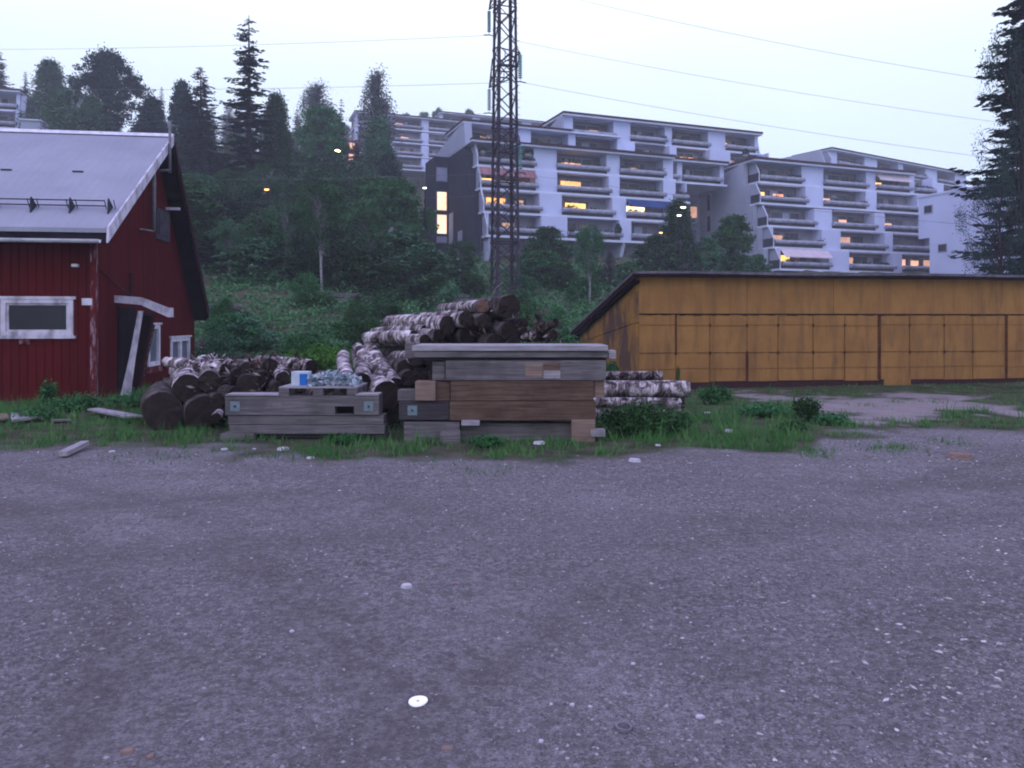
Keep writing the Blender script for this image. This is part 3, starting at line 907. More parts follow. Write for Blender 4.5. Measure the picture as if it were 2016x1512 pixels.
# trees before the flats
G2 = "trees in front of the terraced flats"
tree('green2', 'broadleaf_tree', 'light leafy tree just right of the pylon base before the nearest flats', 'tree', 1078, 446, 62, 100, G2)
tree('green1', 'broadleaf_tree', 'low dark bushy tree right of the pylon legs', 'tree', 1062, 492, 56, 110, G2)
tree('birch1', 'birch_tree', 'big dark birch covering the gap between the two nearest blocks of flats', 'tree', 1333, 384, 66, 128, G2)
tree('green2', 'broadleaf_tree', 'green tree left of the big dark birch, over the shed roof', 'tree', 1290, 462, 64, 84, G2)
tree('green3', 'broadleaf_tree', 'rounded pale green tree against the grey end wall of the right flats', 'tree', 1441, 420, 68, 92, G2)
tree('green2', 'broadleaf_tree', 'low tree between the big dark birch and the pale round tree', 'tree', 1395, 465, 66, 70, G2)
tree('birch_tall', 'birch_tree', 'thin birch with pale trunk left of the yellow shed roof', 'tree', 1160, 440, 47, 56, G2)
tree('thin1', 'birch_tree', 'thinner bare birch directly above the yellow shed corner', 'tree', 1200, 490, 54, 40, G2)
for i, (px, ty, Y) in enumerate([(1030, 545, 50), (1110, 520, 54), (1145, 545, 48), (1185, 530, 56), (1235, 515, 60), (1020, 530, 58), (905, 520, 62), (870, 500, 64), (930, 540, 52), (1490, 500, 64), (860, 545, 48)]):
    tree('green2' if i % 2 else 'green1', 'bush', 'one of the low dark green bushes at the foot of the flats', 'bush', px, ty, Y, 62, 'low bushes at the foot of the flats')
tree('spruce_near', 'spruce_tree', 'big near dark spruce cut by the right edge of the photo', 'tree', 2052, -330, 36, 285, None)
tree('branchy', 'birch_tree', 'leafy birch mixed into the big spruce at the right edge', 'tree', 2010, -30, 34, 170, None)
tree('branchy', 'birch_tree', 'small leafy birch poking out left of the big right-edge spruce', 'tree', 1968, 312, 33, 150, None)

# ------------------------------------------------------------------ rocks
def rock(px, py, w, h, Y, label):
    bm = bmesh.new()
    bmesh.ops.create_icosphere(bm, subdivisions=3, radius=1)
    r = random.Random(px)
    sw, sh = w*Y/FPX/2, h*Y/FPX
    for v in bm.verts:
        n = 1+0.22*math.sin(v.co.x*3+px)+0.18*math.sin(v.co.y*4+py+v.co.z*3)+r.uniform(-.05, .05)
        v.co = Vector((v.co.x*sw*n, v.co.y*sw*0.8*n, v.co.z*sh*n))
    me = bpy.data.meshes.new("boulder"); bm.to_mesh(me); bm.free()
    me.materials.append(M['rock'])
    for p in me.polygons: p.use_smooth = r.random() < 0.5
    c = P(px, py, Y); c.z = min(c.z, Hs(c.x, Y)+sh*0.35)
    o = mesh_obj("boulder", me, None, c)
    tag(o, label, "rock", "rocks on the grassy slope")
M['rock'] = simple('grey_rock', (0.085, 0.072, 0.078), (0.030, 0.028, 0.028), 2.5, 0.95, bmp=0.6)
rock(432, 606, 95, 20, 34, 'grey rock ledge on the slope just right of the red barn roof edge')
rock(398, 640, 30, 16, 27, 'pale stone beside the far corner of the red barn')
rock(700, 592, 95, 13, 42, 'rounded dark boulder on the slope below the bright green tree')
rock(880, 566, 110, 15, 46, 'brownish rock face on the slope left of the pylon base')
rock(600, 590, 60, 14, 42, 'low boulder under the slender mid-wood birch')

# leafy shrubs standing in the slope's undergrowth
leafy_proto('shrub1', 1.9, 2.6, 51, 0.11, 44, 90, 'green_l', 'bark', 0.2, 0, 0.09, stems=3)
leafy_proto('shrub2', 1.6, 2.0, 52, 0.10, 40, 80, 'birch_l', 'bark', 0.2, 0, 0.10, stems=3)
SHL = 'one of the leafy shrubs rising out of the undergrowth behind the log heaps'
for i in range(44):
    Y = 22.5+22*rr.random()**1.3; px = rr.uniform(405, 1140)
    x = (px-HX)*Y/FPX
    if 2.0 < x and Y < 27: continue
    hh = rr.uniform(.5, 1.3)*(1+.02*(Y-22))
    zt = Hs(x, Y)+hh
    tree('shrub1' if i % 2 else 'shrub2', 'shrub', SHL, 'shrub', px, HY-(zt-CH)*FPX/Y, Y, rr.uniform(1.0, 2.3)*FPX/Y, 'leafy shrubs in the slope undergrowth')

# ------------------------------------------------------------------ near bushes and plants
def bush(px, py, wpx, hpx, Y, key, label, cat='bush', ls=0.05, n=2600, mat='green_l', name='bush'):
    c = P(px, py, Y)
    z0 = Hs(c.x, Y)
    w, h = wpx*Y/FPX, hpx*Y/FPX
    r = np.random.RandomState(key)
    t = thing(name, label, cat, (c.x, Y, z0))
    ncl = 26
    az = r.uniform(0, 6.28, ncl); q = r.rand(ncl)**0.5
    cc = np.stack([np.cos(az)*q*w*0.42, np.sin(az)*q*w*0.35, h*(0.25+0.6*r.rand(ncl)*(1-q*0.5))], -1)
    tr = MB()
    for k in cc: tr.tube([(0, 0, 0), Vector(k)*0.5+Vector((0, 0, h*.1)), k], [.012, .008, .004], 4, caps=False)
    C = np.repeat(cc, n//ncl, 0)
    C = C+r.normal(size=C.shape)*np.array([w*0.11, w*0.10, h*0.14])
    C[:, 2] = np.maximum(C[:, 2], 0.02)
    tr.build("stem", M['bark'], t)
    mesh_obj("foliage", np_mesh("foliage", leaf_quads(C, ls*r.uniform(.6, 1.4, len(C)), .4), 4, M[mat]), t)
    return t
bush(1255, 860, 125, 75, 10.9, 3, 'dark leafy bush in front of the white birch logs right of the beam stack', n=4200, ls=0.055)
bush(1320, 858, 70, 52, 11.0, 4, 'smaller dark leafy bush at the right end of the lying birch logs', n=2200, ls=0.05)
bush(640, 712, 165, 46, 20.5, 5, 'bright yellow-green spreading shrub behind the log heap', mat='bright_l', n=6500, ls=0.09, name='shrub')
bush(1590, 845, 50, 56, 12.4, 6, 'tall clump of dark weeds in the grass before the yellow shed', n=1300, ls=0.05, name='weed_clump')
bush(1560, 868, 60, 22, 11.2, 16, 'low weed clump left of the tall dark weeds', n=1000, ls=0.05, name='weed_clump')
bush(1640, 850, 60, 24, 12.0, 17, 'low weed clump right of the tall dark weeds', n=900, ls=0.05, name='weed_clump')
bush(1408, 800, 60, 40, 15.2, 7, 'leafy weeds by the dark foot of the yellow shed', n=1400, ls=0.06, name='weed_clump')
bush(1212, 728, 60, 36, 20.0, 8, 'green weeds in the gap left of the yellow shed corner', n=1500, ls=0.07, name='weed_clump')
bush(150, 815, 90, 40, 13.9, 9, 'weeds growing against the red barn corner', n=1700, ls=0.05, name='weed_clump')
bush(96, 800, 34, 60, 14.9, 10, 'sparse tall plant against the red barn wall below the window', n=420, ls=0.07, name='wall_plant')
bush(70, 838, 80, 26, 12.6, 11, 'weeds behind the pale plank at the left edge', n=1200, ls=0.05, name='weed_clump')
bush(270, 800, 90, 34, 14.4, 12, 'weeds between the leaning porch board and the logs', n=1500, ls=0.05, name='weed_clump')
bush(958, 872, 70, 20, 10.05, 13, 'low weeds in front of the bottom beam of the tall stack', n=1100, ls=0.04, name='weed_clump')
bush(680, 868, 60, 24, 10.2, 14, 'tuft of weeds under the low beam stack', n=800, ls=0.04, name='weed_clump')
bush(1500, 830, 110, 26, 13.2, 18, 'wide patch of leafy weeds in front of the yellow shed', n=1800, ls=0.05, name='weed_clump')

# ------------------------------------------------------------------ red barn
def build_barn():
    fr = Frame((-8.59, 15.9), R(7.9))
    t = thing('red_barn', 'dark red wooden barn with pale grey sheet roof at the left edge', 'barn', (fr.C.x, fr.C.y, 0), fr.ang)
    W, L = 7.6, 17.0
    eb, ez, rb, rz, fb, fz = -0.5, 3.49, 3.88, 6.40, 7.55, 1.92
    def roofz(b): return ez+(rz-ez)*(b-eb)/(rb-eb) if b < rb else rz+(fz-rz)*(b-rb)/(fb-rb)
    # front wall with window hole
    wl0, wl1 = fr.a_at(2), fr.a_at(145)
    wz1, wz0 = fr.z_at(588, wl0, 0), fr.z_at(662, wl0, 0)
    m = MB(); d = 0.15
    m.box(-L, wl0, 0, d, -0.3, 3.3); m.box(wl1, 0, 0, d, -0.3, 3.3)
    m.box(wl0, wl1, 0, d, -0.3, wz0); m.box(wl0, wl1, 0, d, wz1, 3.3)
    m.build('front_wall', M['red_x'], t)
    # gable wall with openings
    top = lambda b: roofz(b)-0.16
    w1 = (fr.b_at(290), fr.b_at(313), .50, 1.55); w2 = (fr.b_at(335), fr.b_at(372), 0.02, 1.18)
    m = MB()
    def gw(b0, b1, z0):
        pts = [(b0, z0), (b1, z0), (b1, top(b1))] + ([(rb, top(rb))] if b0 < rb < b1 else []) + [(b0, top(b0))]
        m.prism(pts, -0.15, 0.0, 'x')
    gw(0.15, w1[0], -0.5); gw(w1[0], w1[1], w1[3]); gw(w1[1], w2[0], -0.5); gw(w2[0], w2[1], w2[3]); gw(w2[1], W, -0.5)
    for w in (w1, w2): m.box(-0.15, 0, w[0], w[1], -0.5, w[2])
    m.build('gable_wall', M['red_y'], t)
    m = MB(); m.box(-L, -0.15, W-0.15, W, -0.5, 1.7); m.build('rear_wall', M['red_x'], t)
    m = MB(); m.box(-L-.15, -L, 0, W, -.5, 3); m.build('end_wall', M['red_y'], t)
    # interior darkness
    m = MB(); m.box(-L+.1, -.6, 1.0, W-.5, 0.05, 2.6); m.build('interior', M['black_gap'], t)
    # roof
    m = MB(); th = 0.09
    m.prism([(eb, ez), (rb, rz), (fb, fz), (fb, fz-th*1.4), (rb, rz-th*1.4), (eb, ez-th)], -L-.4, 0.42, 'x')
    rf = m.build('roof', M['roof'], t)
    # ridge cap
    m = MB(); m.prism([(rb-.16, rz-.07), (rb, rz+.045), (rb+.14, rz-.12), (rb, rz-.01)], -L-.4, 0.44, 'x'); m.build('ridge_cap', M['white_paint'], rf)
    # soffit
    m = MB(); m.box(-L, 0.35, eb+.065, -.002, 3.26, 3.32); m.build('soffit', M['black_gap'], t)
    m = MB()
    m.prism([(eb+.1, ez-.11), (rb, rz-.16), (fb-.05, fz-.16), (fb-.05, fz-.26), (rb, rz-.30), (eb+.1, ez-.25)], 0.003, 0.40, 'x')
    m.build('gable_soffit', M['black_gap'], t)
    # verge boards
    m = MB(); m.prism([(eb-.06, ez-.30), (eb-.02, ez+.03), (rb, rz+.02), (rb, rz-.24)], 0.42, 0.46, 'x'); m.build('verge_board', M['white_worn'], t)
    m = MB(); m.prism([(rb, rz-.24), (rb, rz+.02), (fb+.03, fz), (fb-.10, fz-.20)], 0.42, 0.45, 'x'); m.build('verge_board', M['dark_wood'], t)
    # fascia + gutter
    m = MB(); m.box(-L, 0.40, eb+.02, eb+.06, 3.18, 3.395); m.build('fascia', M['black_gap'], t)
    m = MB()
    prof = [(-0.075*math.cos(q)+eb-.06, 3.255-0.075*math.sin(q)) for q in np.linspace(0, math.pi, 9)]
    prof2 = [(-0.06*math.cos(q)+eb-.06, 3.257-0.06*math.sin(q)) for q in np.linspace(math.pi, 0, 9)]
    m.prism(prof+prof2, -L, 0.30, 'x'); m.build('gutter', M['white_paint'], t)
    # snow guard
    m = MB(); sl = Vector((0, rb-eb, rz-ez)).normalized(); nr = Vector((0, -sl.z, sl.y))
    def rp(a, s, h): return Vector((a, eb, ez))+sl*s+nr*h
    s0 = 0.85
    for h_ in (.08, .20): m.tube([rp(-L, s0, h_), rp(.15, s0, h_)], .014, 6)
    g = m.build('snow_guard', M['metal'], t)
    a = fr.a_at(222, .3)
    gap_ = (fr.a_at(222, .3)-fr.a_at(72, .3))/2
    while a > -L+.5:
        m = MB(); m.prism([(rp(a, s0-.22, .0).y, rp(a, s0-.22, .0).z), (rp(a, s0+.12, .02).y, rp(a, s0+.12, .0).z), (rp(a, s0, .26).y, rp(a, s0, .26).z), (rp(a, s0-.05, .24).y, rp(a, s0-.05, .24).z)], a-.012, a+.012, 'x')
        m.tube([rp(a-.09, s0, .02), rp(a-.09, s0, .22)], .01, 5); m.tube([rp(a+.09, s0, .02), rp(a+.09, s0, .22)], .01, 5)
        m.build('bracket', M['metal'], g)
        a -= gap_
    # small clips on the upper roof
    for pxa in (18, 158):
        m = MB(); q = rp(fr.a_at(pxa, 1.9), 2.75, .0); m.box(q.x-.12, q.x+.1, q.y-.02, q.y+.03, q.z, q.z+.035); m.build('roof_clip', M['metal'], rf)
    # corner board
    m = MB(); m.box(-0.08, 0.028, -0.028, 0.09, -.05, 3.28); m.build('corner_board', M['red_trim'], t)
    # window on the front
    def window(a0, a1, z0, z1, fw=.10, name='window'):
        m = MB()
        m.box(a0-.05, a1+.05, -.045, .02, z1-.01, z1+.05); m.box(a0-.05, a1+.05, -.06, .02, z0-.05, z0+.01)
        m.box(a0, a0+fw, -.035, .06, z0+.012, z1-.012); m.box(a1-fw, a1, -.035, .06, z0+.012, z1-.012)
        m.box(a0+fw, a1-fw, -.035, .06, z1-fw*.9, z1-.012); m.box(a0+fw, a1-fw, -.035, .06, z0+.012, z0+fw*.9)
        b_ = fw*.42
        m.box(a0+fw, a0+fw+b_, -.0, .07, z0+fw*.9, z1-fw*.9); m.box(a1-fw-b_, a1-fw, -.0, .07, z0+fw*.9, z1-fw*.9)
        m.box(a0+fw+b_, a1-fw-b_, -.0, .07, z1-fw*.9-b_, z1-fw*.9); m.box(a0+fw+b_, a1-fw-b_, .0, .07, z0+fw*.9, z0+fw*.9+b_)
        w = m.build(name, M['white_worn'], t)
        m = MB(); m.box(a0+fw+.01, a1-fw-.01, .03, .045, z0+fw, z1-fw); m.build('pane', M['glass'], w)
        return w
    window(wl0, wl1, wz0, wz1)
    # gable windows
    def gwin(w, nm_, split):
        b0, b1, z0, z1 = w; f = .11
        m = MB()
        m.box(-.06, .035, b0, b0+f, z0, z1); m.box(-.06, .035, b1-f, b1, z0, z1)
        m.box(-.06, .033, b0+f, b1-f, z1-f, z1); m.box(-.06, .04, b0+f, b1-f, z0, z0+f)
        if split: m.box(-.06, .034, (b0+b1)/2-.09, (b0+b1)/2+.09, z0+f, z1-f)
        m.box(0, .06, b0-.08, b1+.08, z1+.002, z1+.045)
        wo = m.build(nm_, M['white_paint'], t)
        m = MB(); m.box(-.05, -.03, b0+f-.01, b1-f+.01, z0+f-.01, z1-f+.01); m.build('pane', M['glass_pale'], wo)
    gwin(w1, 'window', False); gwin(w2, 'window', True)
    m = MB(); m.box(.0, .05, w1[0], w1[1]+.1, w1[2]-.16, w1[2]-.01); m.build('sill_board', M['red_trim'], t)
    # loft door, dark
    b0, b1 = fr.b_at(306), fr.b_at(331)
    z1, z0 = fr.z_at(408, 0, b0), fr.z_at(478, 0, b1)
    m = MB(); m.box(.002, .05, b0, b1, z0, z1); m.box(.05, .07, b0+.12, b1-.12, z0+.12, z1-.12); m.build('loft_door', M['door_grey'], t)
    # mast pipe against the gable
    p0 = fr.b_at(300); bm_ = fr.b_at(303, .12)
    m = MB(); m.tube([(.12, bm_, fr.z_at(455, .12, bm_)), (.12, bm_, fr.z_at(330, .12, bm_))], .05, 8)
    m.tube([(.50, bm_, fr.z_at(340, .5, bm_)), (.50, bm_, fr.z_at(238, .5, bm_))], .035, 8)
    m.tube([(.12, bm_, fr.z_at(336, .12, bm_)), (.50, bm_, fr.z_at(335, .5, bm_))], .035, 6)
    m.tube([(.12, bm_, fr.z_at(455, .12, bm_)), (.12, bm_-1.0, fr.z_at(451, .12, bm_-1.0))], .022, 6)
    m.build('mast_pipe', M['galv'], t)
    m = MB(); zz = fr.z_at(412, 0, 5.0); m.box(0, .35, 4.75, 4.83, zz-.05, zz+.02); m.build('bracket', M['white_worn'], t)
    # little fittings on the front wall
    a = fr.a_at(150); z = fr.z_at(523, a, 0)
    m = MB(); m.box(a-.06, a+.06, -.10, 0, z-.03, z+.03, ch=.012); m.build('wall_lamp', M['white_paint'], t)
    a = fr.a_at(172); z = fr.z_at(594, a, 0)
    m = MB(); m.box(a-.10, a+.10, -.03, 0, z-.075, z+.07, ch=.01); m.build('wall_plate', M['white_paint'], t)
    a = fr.a_at(50); z = fr.z_at(672, a, 0)
    m = MB(); m.box(a-.10, a+.10, -.05, 0, z-.06, z+.05, ch=.01); m.box(a-.06, a+.06, -.08, -.05, z-.04, z+.0); m.build('vent_box', M['red_trim'], t)
    # wire sagging across the gable
    m = MB(); m.tube([(.02, .1, 2.75), (.03, 1.5, 2.35), (.03, 3.5, 1.95), (.03, 5.5, 1.75)], .012, 5); m.build('cable', M['metal'], t)
    m = MB(); m.box(.0, .04, 2.0, 2.12, 2.0, 2.75); m.build('batten', M['dark_wood'], t)
    # porch canopy
    c = MB()
    zi, zo = 2.20, 1.96
    c.prism([(0.0, zi-.17), (0.0, zi), (1.12, zo), (1.12, zo-.18)], 0.02, 0.06, 'x')
    c = MB()
    y0, y1 = 1.07, 1.42
    v = [(0, y0, zi-.16), (.55, y0, zi-.21), (1.12, y0, zo-.24), (1.12, y0, zo-.03), (.55, y0, zi-.04), (0, y0, zi)]
    vv = v+[(p[0], y0+.04, p[2]) for p in v]
    c.add(vv, [(0, 1, 2, 3, 4, 5), (11, 10, 9, 8, 7, 6)]+[(i, 6+i, 6+(i+1) % 6, (i+1) % 6) for i in range(6)])
    c.box(1.10, 1.14, y0+.045, y1, zo-.24, zo-.03)
    cn = c.build('canopy', M['white_worn'], t)
    c = MB(); v = [(0, y0+.05, zi-.02), (.55, y0+.05, zi-.06), (1.09, y0+.05, zo-.05)]
    vv = v+[(p[0], y1, p[2]) for p in v]+[(p[0], y0+.05, p[2]-.06) for p in v]+[(p[0], y1, p[2]-.06) for p in v]
    c.add(vv, [(0, 1, 4, 3), (1, 2, 5, 4), (6, 9, 10, 7), (7, 10, 11, 8), (0, 3, 9, 6), (2, 8, 11, 5), (0, 6, 7, 1), (1, 7, 8, 2), (3, 4, 10, 9), (4, 5, 11, 10)])
    c.build('canopy_roof', M['felt'], cn)
    # dark doorway
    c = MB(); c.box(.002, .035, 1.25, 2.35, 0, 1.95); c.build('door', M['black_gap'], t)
    return fr
M['glass_pale'] = simple('curtained_glass', (0.14, 0.16, 0.19), (0.06, 0.075, 0.095), 2.2, 0.4, (1, 1, .5))
M['door_grey'] = simple('grey_shutter', (0.035, 0.03, 0.04), (0.06, 0.055, 0.065), 5, .8)
M['galv'] = simple('galvanised', (0.17, 0.165, 0.19), (0.12, 0.115, 0.135), 8, 0.55)
BARN = build_barn()

def plank(name, label, pts, w, th, mat, cat='plank', group=None):
    """a board between two points, its width across the line"""
    a, b = Vector(pts[0]), Vector(pts[1])
    d = b-a; L = d.length
    m = MB(); m.box(0, L, -w/2, w/2, -th/2, th/2, ch=min(.006, th*.3))
    o = m.build(name, mat, None, a)
    o.rotation_mode = 'QUATERNION'
    o.rotation_quaternion = d.to_track_quat('X', 'Z')
    tag(o, label, cat, group)
    return o
# leaning porch boards
a, b = P(277, 612, 17.15), P(247, 780, 16.75); b.z = .02
m = MB()
mid = a.lerp(b, .55)
for p_, q_, w0, w1 in ((a, mid, .10, .12), (mid, b, .12, .20)):
    v = []
    for p, w in ((p_, w0), (q_, w1)):
        v += [p+Vector((-w/2, -.02, 0)), p+Vector((w/2, -.02, 0)), p+Vector((w/2, .03, 0)), p+Vector((-w/2, .03, 0))]
    m.add(v, [(0, 1, 5, 4), (1, 2, 6, 5), (2, 3, 7, 6), (3, 0, 4, 7), (0, 3, 2, 1), (4, 5, 6, 7)])
tag(m.build('porch_post', M['white_worn']), 'leaning worn post with white foot holding the barn porch canopy', 'post')
a, b = P(300, 640, 18.2), P(275, 752, 19.0); b.z = .05
m = MB(); m.bar(a, b, .10)
tag(m.build('porch_post', M['red_trim']), 'thin leaning post behind the white-footed porch post', 'post')
a, b = P(292, 618, 17.6), P(262, 768, 18.0); b.z = .05
m = MB(); m.bar(a, b, .26)
tag(m.build('leaning_board', M['dark_wood']), 'dark leaning board between the two porch posts', 'board')

# ------------------------------------------------------------------ yellow shed
def build_shed():
    fr = Frame((3.0, 18.3), R(7.9))
    t = thing('yellow_shed', 'long low ochre yellow garage shed with stained sheet doors and lean-to roof', 'shed', (fr.C.x, fr.C.y, 0), fr.ang)
    L, D = 22.0, 6.3
    zt = 2.68; zr = 1.25
    zband = fr.z_at(618, 0, 0)
    # upper front panel
    m = MB()
    ups = [0.0, fr.a_at(1470), fr.a_at(1640), fr.a_at(1905), L]
    for i in range(4):
        m.box(ups[i]+(.004 if i else 0), ups[i+1]-.004, -.02+.004*(i % 2), .08, zband+.012, zt)
    m.build('front_wall', M['yellow'], t)
    # door leaves below
    cols = [1257, 1330, 1397, 1470, 1531, 1600, 1662, 1730, 1790, 1858, 1914, 1980, 2050, 2120, 2200, 2300, 2400, 2500, 2600]
    A = [0.0]+[fr.a_at(p) for p in cols[1:]]
    zbot = .18
    za, zb_, zc = fr.z_at(640, 0, 0), fr.z_at(695, 0, 0), fr.z_at(727, 0, 0)
    rows = [zbot, zb_, zband]
    rg = random.Random(3)
    groups = [(0, 3), (3, 7), (7, 11), (11, 14), (14, 18)]
    for gi, (g0, g1) in enumerate(groups):
        d = MB(); seam = MB(); rust = MB()
        for i in range(g0, g1):
            a0, a1 = A[i], A[i+1]
            for j in range(2):
                z0, z1 = rows[j], rows[j+1]
                off = rg.uniform(-.004, .012)
                dz = rg.uniform(-.012, .012) if j == 0 else 0
                d.box(a0+.006, a1-.006, -.012-off, .05, z0+(.004 if j else dz), z1-.006)
                # faint horizontal rib
                zz = (za if j else zc)+rg.uniform(-.02, .02)
                d.box(a0+.02, a1-.02, -.020-off, -.013-off, zz-.008, zz+.006, 1)
            w = .085 if i in (7,) else (.065 if i in (3, 11) else .04)
            lo, hi = (zbot, zband)
            if i == 3: lo, hi = zbot, zb_
            if i == 1: lo, hi = zb_, zband
            if i in (1, 3, 7, 11): rust.box(a0-w/2, a0+w/2, -.032, -.024, lo+.01, hi-.005)
            if i not in (0, 1, 3, 7, 11):
                d.box(a0-.008, a0+.008, -.031, -.0295, zbot+.03, zband-.03, 1)
            if False:
                rust.box(a0-.006, a0+.006, -.029, -.0235, zbot+.03, zband-.05)
            if i: rust.prism([(a0-.035, zb_-.02), (a0-.02, zb_-.05), (a0+.02, zb_-.05), (a0+.035, zb_-.015), (a0+.02, zb_+.03), (a0-.02, zb_+.035)], -.034, -.028, 'y')
            if i and rg.random() < .7:
                zz = za
                rust.prism([(a0-.03, zz-.02), (a0, zz-.06), (a0+.03, zz-.01), (a0+.02, zz+.03), (a0-.02, zz+.03)], -.034, -.028, 'y')
        dd = d.build('garage_door', [M['yellow'], M['rust_mid']], t)
        rust.build('rust_seams', M['rust'], dd)
        # uneven dark line under the band
        s = MB(); n = 24; a0, a1 = A[g0], A[g1]
        for k in range(n):
            q0, q1 = a0+(a1-a0)*k/n, a0+(a1-a0)*(k+1)/n
            h = .006+.022*abs(math.sin(k*.9+gi))*rg.random()
            s.box(q0, q1, -.026, -.0215, zband-.012-h, zband+.010)
        s.build('door_header', M['dark_line'], dd)
        s = MB()
        for k in range(n):
            q0, q1 = a0+(a1-a0)*k/n, a0+(a1-a0)*(k+1)/n
            if rg.random() < .75: s.box(q0, q1, -.027, -.0205, zb_-.008*rg.random()-.004, zb_+.008*rg.random())
        s.build('rust_line', M['rust'], dd)
    m = MB(); m.box(0, L, .05, .09, 0, zband+.01); m.build('door_backing', M['dark_line'], t)
    m = MB(); m.box(.02, L, -.005, .045, -.15, zbot-.005); m.build('plinth', M['plinth'], t)
    a = fr.a_at(1758)
    m = MB(); m.box(fr.a_at(1738), fr.a_at(1790), -.06, -.035, zbot-.16, zbot+.02); m.build('patch_board', M['yellow'], t)
    # green mark near the base
    a = fr.a_at(1334); m = MB(); m.prism([(a-.05, .22), (a+.03, .22), (a+.05, .45), (a, .56), (a-.03, .50)], -.036, -.03, 'y'); m.build('moss_stain', M['moss'], t)
    # side wall
    m = MB()
    za0, za1 = fr.z_at(636, 0, 0), 1.28
    m.prism([(.0, 0), (D, 0.0), (D, za1-.35), (0.0, za0)], .0, -.06, 'x')
    m.build('side_wall', M['yellow_side'], t)
    m = MB(); m.prism([(.0, za0+.02), (D, za1-.33), (D, zr-.02), (.0, zt)], .015, -.05, 'x')
    m.build('side_wall', M['yellow_side'], t)
    m = MB(); m.box(0, L, D-.1, D, 0, zr-.05); m.build('rear_wall', M['yellow_side'], t)
    m = MB(); m.box(L-.06, L, 0, D-.1, 0, zr-.1); m.build('end_wall', M['yellow_side'], t)
    # roof with slightly wavy front edge
    m = MB(); n = 30
    for k in range(n):
        a0, a1 = -.22+(L+.4)*k/n, -.22+(L+.4)*(k+1)/n
        w0, w1 = .012*math.sin(k*.8), .012*math.sin((k+1)*.8)
        v = []
        for a_, w in ((a0, w0), (a1, w1)):
            v += [(a_, -.30, 2.74+w), (a_, -.30, 2.80+w), (a_, D+.35, 1.33), (a_, D+.35, 1.26)]
        f = [(0, 4, 5, 1), (1, 5, 6, 2), (2, 6, 7, 3), (3, 7, 4, 0)]
        if k == 0: f.append((0, 1, 2, 3))
        if k == n-1: f.append((4, 7, 6, 5))
        m.add(v, f)
    r = m.build('roof', M['felt'], t)
    m = MB(); m.box(-.2, L, -.27, -.23, 2.70, 2.735); m.build('fascia', M['dark_wood'], r)
    m = MB(); m.prism([(-.28, 2.62), (-.28, 2.735), (D+.3, 1.265), (D+.3, 1.15)], -.20, -.16, 'x'); m.build('verge_board', M['dark_wood'], r)
    m = MB(); m.prism([(-.2, 2.55), (-.2, 2.61), (D+.2, 1.12), (D+.2, 1.06)], -.15, -.02, 'x'); m.build('soffit', M['black_gap'], r)
M['rust_mid'] = simple('faint_rust', (0.12, 0.052, 0.02), (0.20, 0.095, 0.03), 3, 0.9)
M['rust_soft'] = simple('soft_rust', (0.20, 0.085, 0.022), (0.13, 0.055, 0.02), 9, 0.9)
M['moss'] = simple('moss', (0.04, 0.06, 0.02), (0.03, 0.04, 0.02), 8)
build_shed()

# ------------------------------------------------------------------ terraced flats
M['concrete'] = simple('pale_slab', (0.50, 0.54, 0.66), (0.42, 0.45, 0.56), 0.6, 0.85)
M['facade'] = simple('white_facade', (0.44, 0.48, 0.66), (0.40, 0.43, 0.60), 0.3, 0.85)
M['facade_grey'] = simple('grey_facade', (0.29, 0.31, 0.40), (0.25, 0.27, 0.35), 0.3, 0.85)
M['planter'] = simple('grey_planter', (0.30, 0.31, 0.38), (0.19, 0.19, 0.24), 1.5, 0.85)
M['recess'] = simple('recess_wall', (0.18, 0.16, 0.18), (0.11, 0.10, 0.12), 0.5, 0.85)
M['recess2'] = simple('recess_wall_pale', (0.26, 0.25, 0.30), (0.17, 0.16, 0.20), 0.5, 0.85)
M['end_dark'] = simple('dark_cladding', (0.026, 0.030, 0.046), (0.021, 0.024, 0.038), 0.4, 0.8)
M['roof_red'] = simple('brown_red_roof_edge', (0.055, 0.022, 0.03), (0.04, 0.02, 0.026), 1.0, 0.8)
M['frame'] = simple('window_frame', (0.25, 0.25, 0.29), (0.20, 0.20, 0.24), 1, 0.7)
M['glass_f'] = simple('flat_glass', (0.05, 0.052, 0.065), (0.025, 0.026, 0.035), 0.35, 0.3)
M['glass_f'].node_tree.nodes['Principled BSDF'].inputs['Specular IOR Level'].default_value = 0.3
M['glass_b'] = simple('sky_glass', (0.26, 0.28, 0.40), (0.20, 0.22, 0.33), 0.35, 0.3)
M['awn_red'] = simple('red_awning', (0.30, 0.17, 0.19), (0.15, 0.06, 0.07), 1.6, 0.8, (3, .2, .2))
M['awn_blue'] = simple('blue_awning', (0.03, 0.06, 0.16), (0.02, 0.04, 0.11), 1, 0.8)
M['awn_white'] = simple('pale_awning', (0.5, 0.42, 0.46), (0.42, 0.36, 0.4), 1, 0.8)
M['curtain'] = simple('curtain', (0.28, 0.20, 0.17), (0.22, 0.16, 0.15), 2, .9)
M['rail_dark'] = simple('dark_rail', (0.05, 0.045, 0.055), (0.035, 0.03, 0.04), 1, 0.8)  # dark tone that stands in for shade below the planters
LIT = {'o': emis('lit_orange', (1.0, 0.42, 0.10), 1.3, .45, 1.6), 'y': emis('lit_yellow', (1.0, 0.55, 0.12), 1.5, .5, 1.6),
       'w': emis('lit_warm_white', (1.0, 0.70, 0.36), 2.0, .3, 1.2), 'p': emis('lit_pink', (1.0, 0.48, 0.28), 0.75, .35, 1.2),
       'r': emis('lit_red', (1.0, 0.34, 0.18), 1.2, .5, 1.8), 'f': emis('lit_faint', (1.0, 0.50, 0.34), 0.42, .4, 1.2)}
M['pot_plant'] = leaf_mat('pot_plants', (0.008, 0.03, 0.012), (0.018, 0.05, 0.02), (0.03, 0.07, 0.03))

